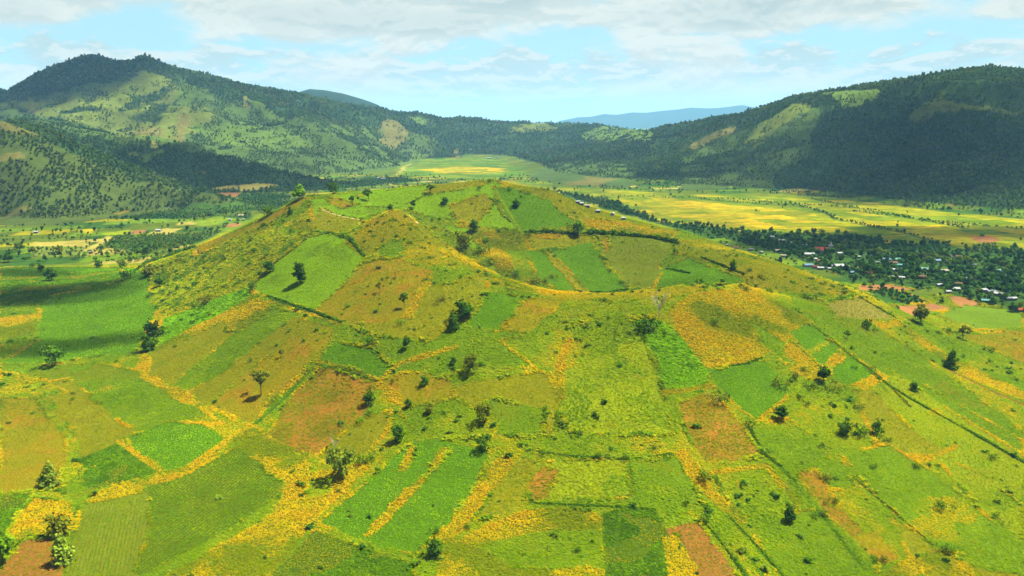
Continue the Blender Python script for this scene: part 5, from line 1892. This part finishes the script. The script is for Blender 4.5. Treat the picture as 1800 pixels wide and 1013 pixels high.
def build_hedges():
    rng = np.random.default_rng(77)
    for label, leaf, px, w, hgt in HEDGES:
        q = ground_hits(densify(px, 16, False))
        L = np.concatenate([[0], np.cumsum(np.linalg.norm(np.diff(q[:, :2], axis=0), axis=1))])
        hgt *= 1.35 if q[0][1] > 600 else .8
        w *= 1 if q[0][1] > 600 else 1.25
        far = min(2.0, q[0][1] / 430)
        n = int(min(7000, max(260, L[-1] * w * 7 / far ** 1.5)))
        s = rng.random(n) * L[-1]
        x = np.interp(s, L, q[:, 0])
        y = np.interp(s, L, q[:, 1])
        bump = .25 + .75 * vnoise(s, s * 0, 4.5, 3) * vnoise(s, s * 0, 14, 7) * 1.6
        a = rng.random(n) * 6.283
        r = np.sqrt(rng.random(n)) * .5 * w * bump
        x2, y2 = x + r * np.cos(a), y + r * np.sin(a)
        f = np.sqrt(np.clip(1 - (r / (.52 * w * bump)) ** 2, 0, 1))
        z = height(x2, y2) + hgt * bump * f * (.45 + .6 * rng.random(n))
        N = np.stack([np.cos(a) * r / w, np.sin(a) * r / w, .5 + 0 * r], -1) + rng.normal(size=(n, 3)) * .4
        N /= np.linalg.norm(N, axis=1, keepdims=True)
        o0 = np.array([q[0][0], q[0][1], q[0][2]])
        me = quads_mesh('hedge', np.stack([x2, y2, z], -1) - o0, N, (.5 + .6 * rng.random(n)) * far, LEAF[leaf], rng)
        o = link('hedge', me)
        o.location = o0
        tag(o, label, 'hedge', 'hedges between the plots')


build_hedges()


# ------------------------------------------------------------------ houses of the village and the lone farms
ROOFS = {
    'white': (236, 238, 232), 'grey': (176, 182, 184), 'blue': (150, 186, 208), 'teal': (140, 206, 190), 'green': (168, 214, 184),
    'red': (186, 84, 72), 'brown': (170, 124, 96), 'cream': (226, 212, 176), 'orange': (208, 110, 66), 'rose': (206, 150, 140),
}
MAT_ROOF = {k: plain_material('roof_' + k, alb(*v, .2), .6, .25) for k, v in ROOFS.items()}
MAT_WALL = [plain_material('wall_' + k, alb(*c, .24), .8, .1) for k, c in (('cream', (226, 214, 186)), ('white', (236, 234, 226)), ('ochre', (206, 176, 120)), ('blue', (170, 196, 206)))]
MAT_DOOR = plain_material('door_paint', alb(96, 78, 60), 2, .2)
MAT_PANE = plain_material('window_pane', alb(60, 76, 84), 2, .2)


def boxes(name, bs, mat):
    V, F = [], []
    for lo, hi in bs:
        o = len(V)
        V += [tuple((lo, hi)[(i >> k) & 1][k] for k in range(3)) for i in range(8)]
        F += [tuple(o + i for i in f) for f in ([0, 2, 3, 1], [4, 5, 7, 6], [0, 1, 5, 4], [2, 6, 7, 3], [0, 4, 6, 2], [1, 3, 7, 5])]
    me = bpy.data.meshes.new(name)
    me.from_pydata(V, [], F)
    me.materials.append(mat)
    return me


def gable(name, L, W, z0, rise, mat, over=.5, th=.14):
    l, w = L / 2 + over, W / 2 + over
    d = rise * over / (W / 2)
    zb, zt = z0 - d + .02, z0 + rise + .02
    V = [(-l, -w, zb), (l, -w, zb), (l, 0, zt), (-l, 0, zt), (l, w, zb), (-l, w, zb)]
    V += [(x, y, z + th) for x, y, z in V]
    F = [(0, 3, 2, 1), (3, 5, 4, 2), (6, 7, 8, 9), (9, 8, 10, 11), (0, 1, 7, 6), (4, 5, 11, 10), (0, 6, 9, 3), (3, 9, 11, 5), (1, 2, 8, 7), (2, 4, 10, 8)]
    me = bpy.data.meshes.new(name)
    me.from_pydata(V, [], F)
    me.materials.append(mat)
    return me


def wall_mesh(L, W, H, rise, mat):
    l, w = L / 2, W / 2
    V = [(-l, -w, -1.2), (l, -w, -1.2), (l, w, -1.2), (-l, w, -1.2), (-l, -w, H), (l, -w, H), (l, w, H), (-l, w, H), (-l, 0, H + rise), (l, 0, H + rise)]
    F = [(0, 1, 5, 4), (2, 3, 7, 6), (1, 2, 6, 9, 5), (3, 0, 4, 8, 7), (0, 3, 2, 1), (4, 5, 9, 8), (6, 7, 8, 9)]
    me = bpy.data.meshes.new('wall')
    me.from_pydata(V, [], F)
    me.materials.append(mat)
    return me


HOUSE_CACHE = {}


def house(p, width, roof, label, rz, group):
    L = float(np.clip(round(width * 2) / 2, 5, 26))
    W = min(.62 * L, 8.5)
    key = (L, roof)
    if key not in HOUSE_CACHE:
        H = 3.0 if L < 14 else 4.2
        rise = W * .2
        wm = MAT_WALL[len(HOUSE_CACHE) % 4]
        HOUSE_CACHE[key] = (wall_mesh(L, W, H, rise, wm), gable('roof', L, W, H, rise, MAT_ROOF[roof]),
                            boxes('door', [((-.55, -W / 2 - .06, -.1), (.55, -W / 2 + .02, 2.1))], MAT_DOOR),
                            boxes('window', [((-.6, -W / 2 - .05, .9), (.6, -W / 2 + .02, 2.0))], MAT_PANE))
    wall, rf, door, win = HOUSE_CACHE[key]
    r = root('house', (p[0], p[1], p[2]), 1.0, rz)
    tag(r, label, 'house', group)
    link('wall', wall, r)
    link('roof', rf, r)
    link('door', door, r)
    for s in (-1, 1):
        w = link('window', win, r)
        w.location = (s * L * .3, 0, 0)
    return r


# place in the photograph, width in its pixels, roof, turn, label
HOUSES = [
    (1326, 414, 9, 'white', .2, 'small white roofed house nearest the paddies at the left of the village'),
    (1355, 419, 12, 'grey', -.3, 'grey roofed house among dark trees left of the village'),
    (1373, 425, 12, 'white', .1, 'white roofed house, left one of a close pair'),
    (1387, 429, 9, 'white', -.2, 'white roofed house, right one of a close pair'),
    (1413, 434, 12, 'grey', .5, 'grey roofed house above the long white shed'),
    (1277, 433, 7, 'white', .4, 'tiny white hut close behind the cone skyline'),
    (1293, 438, 10, 'rose', -.2, 'pinkish roofed house hugging the cone skyline'),
    (1319, 441, 9, 'grey', .1, 'pale grey hut behind the cone skyline right of a pinkish roof'),
    (1338, 446, 6, 'white', .6, 'tiny white hut on the cone skyline below the village'),
    (1367, 443, 12, 'cream', .2, 'cream roofed house left of the long white shed'),
    (1377, 452, 9, 'cream', -.4, 'small cream hut just above the cone skyline'),
    (1422, 451, 18, 'white', -.15, 'long white shed left of the church'),
    (1431, 458, 10, 'white', .15, 'bright white house below the long white shed'),
    (1441, 461, 12, 'brown', -.1, 'brown roofed house right of a bright white one'),
    (1420, 469, 16, 'blue', .1, 'bluish roofed house near the cone skyline'),
    (1432, 472, 8, 'red', .0, 'small red roofed house touching a white shed'),
    (1442, 474, 11, 'white', -.25, 'white shed touching the small red roofed house'),
    (1457, 475, 5, 'white', .2, 'tiny white hut left of the big hall'),
    (1475, 448, 10, 'white', .3, 'white roofed house right of the church'),
    (1497, 482, 10, 'blue', .4, 'blue grey house below the big hall'),
    (1509, 454, 6, 'white', .2, 'small white hut left of a bright gable'),
    (1527, 450, 9, 'white', 1.0, 'bright white gabled house alone in dark gardens'),
    (1558, 459, 13, 'blue', -.2, 'pale blue roofed house above the brown one'),
    (1569, 465, 15, 'brown', .1, 'brown roofed house between pale blue and teal roofs'),
    (1578, 459, 13, 'teal', .15, 'teal roofed house at the upper village middle'),
    (1582, 469, 12, 'teal', -.15, 'teal roofed house below the brown roof'),
    (1572, 477, 10, 'white', .3, 'white roofed house below the lower teal roof'),
    (1541, 464, 6, 'grey', .1, 'grey hut left of the brown roofed house'),
    (1528, 483, 9, 'red', .1, 'dark red roofed hut under broad trees'),
    (1648, 461, 15, 'blue', .3, 'blue grey roofed house alone in the green gardens'),
    (1634, 462, 7, 'grey', -.4, 'grey hut left of the blue grey roof'),
    (1668, 452, 8, 'white', 1.2, 'white house with tall front below the paddies'),
    (1684, 454, 11, 'brown', .0, 'brown roofed white walled house beside the tall fronted one'),
    (1711, 469, 8, 'grey', .4, 'grey roofed hut at the upper right gardens'),
    (1622, 476, 17, 'green', -.3, 'pale green roofed house in the village centre'),
    (1658, 479, 15, 'cream', .2, 'cream roofed house right of the pale green roof'),
    (1707, 482, 7, 'green', .1, 'small pale green hut left of the red roof'),
    (1735, 482, 10, 'red', .3, 'bright red roofed house in the right gardens'),
    (1721, 491, 15, 'cream', -.1, 'cream roofed house below the bright red roof'),
    (1757, 479, 12, 'green', .7, 'green roofed house right of the bright red roof'),
    (1772, 488, 11, 'green', -.2, 'light green roofed house further right of the red roof'),
    (1572, 490, 14, 'grey', .1, 'grey roofed house at the lower edge of the village middle'),
    (1584, 491, 10, 'white', -.1, 'white roofed house joined to the right of a grey one'),
    (1617, 490, 18, 'brown', -.1, 'brown roofed long house at the lower village middle'),
    (1700, 492, 9, 'grey', .3, 'grey hut above the mast'),
    (1651, 504, 10, 'white', .1, 'white roofed house left of the mast'),
    (1684, 502, 11, 'brown', -.2, 'brown roofed house directly left of the mast'),
    (1679, 511, 14, 'white', -.2, 'big white roofed house below the mast'),
    (1666, 516, 9, 'white', .1, 'white shed at the edge of the red soil plot'),
    (1727, 513, 13, 'white', .1, 'white roofed house at the left of the lower row'),
    (1742, 516, 14, 'grey', -.1, 'grey roofed house in the middle of the lower row'),
    (1755, 520, 14, 'white', -.6, 'white roofed house at the right of the lower row'),
    (1772, 528, 12, 'grey', .1, 'grey roofed house below the lower row'),
    (1781, 528, 10, 'white', .3, 'pale roofed house at the end of the lower row'),
    (1707, 522, 8, 'orange', .1, 'orange roofed hut among trees below the mast'),
    (1731, 532, 13, 'teal', -.2, 'teal roofed house nearest the bright green crop plot'),
    (1793, 548, 16, 'orange', .2, 'orange roofed house at the right frame edge'),
    (1016, 358, 5, 'white', .1, 'tiny white house behind the back rim, leftmost'),
    (1022, 361, 8, 'white', .3, 'white roofed house behind the back rim beside the leftmost'),
    (1033, 365, 6, 'white', -.2, 'white hut right of a tree behind the back rim'),
    (1051, 374, 7, 'white', .1, 'white hut in the middle of the back rim row'),
    (1077, 379, 7, 'white', 1.1, 'white gabled house behind the back rim'),
    (1096, 387, 11, 'white', -.1, 'long white roof touching the back rim skyline'),
    (64, 410, 10, 'white', .1, 'lone white shed in the far left fields'),
    (279, 407, 13, 'white', .0, 'white roofed farm shed on a bare yard'),
    (160, 446, 9, 'grey', -.7, 'small grey hut at the end of the light track'),
    (425, 381, 17, 'cream', .0, 'long pale shed among trees left of the cone'),
    (404, 388, 7, 'white', .1, 'white hut below the long pale shed'),
    (428, 388, 6, 'white', .3, 'white hut right below the long pale shed'),
    (664, 314, 6, 'white', .4, 'white hamlet house with gable behind the left skyline'),
    (674, 316, 12, 'grey', .1, 'grey hamlet roof behind the left skyline'),
    (826, 265, 11, 'white', .1, 'white roof at the head of the valley, upper one'),
    (860, 279, 14, 'white', .1, 'white roofs at the foot of the far wooded hills'),
    (874, 277, 9, 'green', -.2, 'pale green roof at the foot of the far wooded hills'),
]


def build_houses():
    P = ground_hits([(h[0], h[1]) for h in HOUSES])
    for p, (u, v, w, roof, rz, label) in zip(P, HOUSES):
        house(p, w * px_size(p) * (.85 if u > 1200 else .62), roof, label, rz, 'houses of the village' if u > 1200 else 'far farm houses')
    return [(p[0], p[1]) for p in P]


HOUSE_SPOTS = build_houses()


def build_church():
    p = ground_hit(1445, 446)
    HOUSE_SPOTS.append((p[0], p[1]))
    k = px_size(p)
    r = root('church', tuple(p), 1.0, -.25)
    tag(r, 'church with red roof and white front tower in the village', 'church')
    L, W, H = 21 * k, 10 * k, 6.0
    link('wall', wall_mesh(L, W, H, W * .42, MAT_WALL[1]), r)
    rf = link('roof', gable('roof', L, W, H, W * .42, MAT_ROOF['red'], .6, .2), r)
    x0 = L / 2 + 1.2
    t = link('tower', boxes('tower', [((x0 - 2.0, -2.2, -1), (x0 + 2.2, 2.2, 13.5)), ((x0 - 2.4, -2.6, 8.6), (x0 + 2.6, 2.6, 9.1)), ((x0 - 2.4, -2.6, 13.5), (x0 + 2.6, 2.6, 13.95)), ((x0 - 1.1, -1.3, 13.95), (x0 + 1.3, 1.3, 15.6))], MAT_WALL[1]), r)
    sp = tube_mesh('spire', [[(x0 + .1, 0, 15.5, 1.5), (x0 + .1, 0, 17.4, .9), (x0 + .1, 0, 19.4, .08)]], MAT_ROOF['white'], 8)
    link('spire', sp, t)
    link('cross', boxes('cross', [((x0, -.12, 19.2), (x0 + .24, .12, 21.6)), ((x0 + .02, -.75, 20.5), (x0 + .22, .75, 20.75))], MAT_ROOF['grey']), t)
    door = boxes('door', [((x0 + 2.16, -.9, 0), (x0 + 2.3, .9, 3.2))], MAT_DOOR)
    link('door', door, r)
    for i in range(5):
        w = link('window', boxes('window', [((-.5, -W / 2 - .06, 1.6), (.5, -W / 2 + .02, 4.2))], MAT_PANE) if i == 0 else bpy.data.meshes['window_church'], r)
        if i == 0:
            w.data.name = 'window_church'
        w.location = ((i - 2) * L * .17, 0, 0)
    link('porch', boxes('porch', [((-L * .5 - 4, -W * .35, -1), (-L * .5 - .05, W * .35, 4.0))], MAT_ROOF['rose']), r)


build_church()


def build_hall():
    p = ground_hit(1474, 473)
    HOUSE_SPOTS.append((p[0], p[1]))
    k = px_size(p)
    r = root('hall', tuple(p), 1.0, .12)
    tag(r, 'large white hall with three stepped roofs beside a bare yard', 'hall')
    for dx, dy, L, W, H in ((0, 0, 15 * k, 9.5, 5.2), (9 * k, -4.0, 10 * k, 7.0, 3.6), (-7 * k, 5.0, 9 * k, 7.0, 4.0)):
        w = link('wall', wall_mesh(L, W, H, W * .2, MAT_WALL[1]), r)
        w.location = (dx, dy, 0)
        f = link('roof', gable('roof', L, W, H, W * .2, MAT_ROOF['white'], .6, .18), r)
        f.location = (dx, dy, 0)
        d = link('door', boxes('door', [((-.8, -W / 2 - .06, -.1), (.8, -W / 2 + .02, 2.5))], MAT_DOOR), r)
        d.location = (dx, dy, 0)
    q = ground_hit(1497, 471)
    xs, ys = np.linspace(-12, 16, 12), np.linspace(-9, 7, 9)
    X, Y = np.meshgrid(xs + q[0], ys + q[1])
    Z = height(X, Y) + .12
    i = np.arange(X.size).reshape(X.shape)
    f = np.stack([i[:-1, :-1], i[:-1, 1:], i[1:, 1:], i[1:, :-1]], -1).reshape(-1, 4)
    o = link('yard', mesh_np('yard', np.stack([X, Y, Z], -1).reshape(-1, 3), f, MAT_FAR, np.tile(alb(190, 160, 110), (X.size, 1))))
    tag(o, 'bare earth yard beside the big white hall', kind='structure')
    HOUSE_SPOTS.append((q[0], q[1]))


build_hall()


def build_mast():
    p = ground_hit(1702, 509)
    r = root('mast', tuple(p), 1.0, 0)
    tag(r, 'thin pale mast rising above the village roofs', 'mast')
    H = 17 * px_size(p)
    link('pole', tube_mesh('pole', [[(0, 0, -.5, .28), (0, 0, H * .5, .2), (0, 0, H, .12)]], MAT_ROOF['grey'], 6), r)
    link('crossarm', boxes('crossarm', [((-1.3, -.1, H * .9), (1.3, .1, H * .9 + .2)), ((-1.0, -.1, H * .8), (1.0, .1, H * .8 + .2))], MAT_ROOF['grey']), r)


build_mast()
plain_trees()
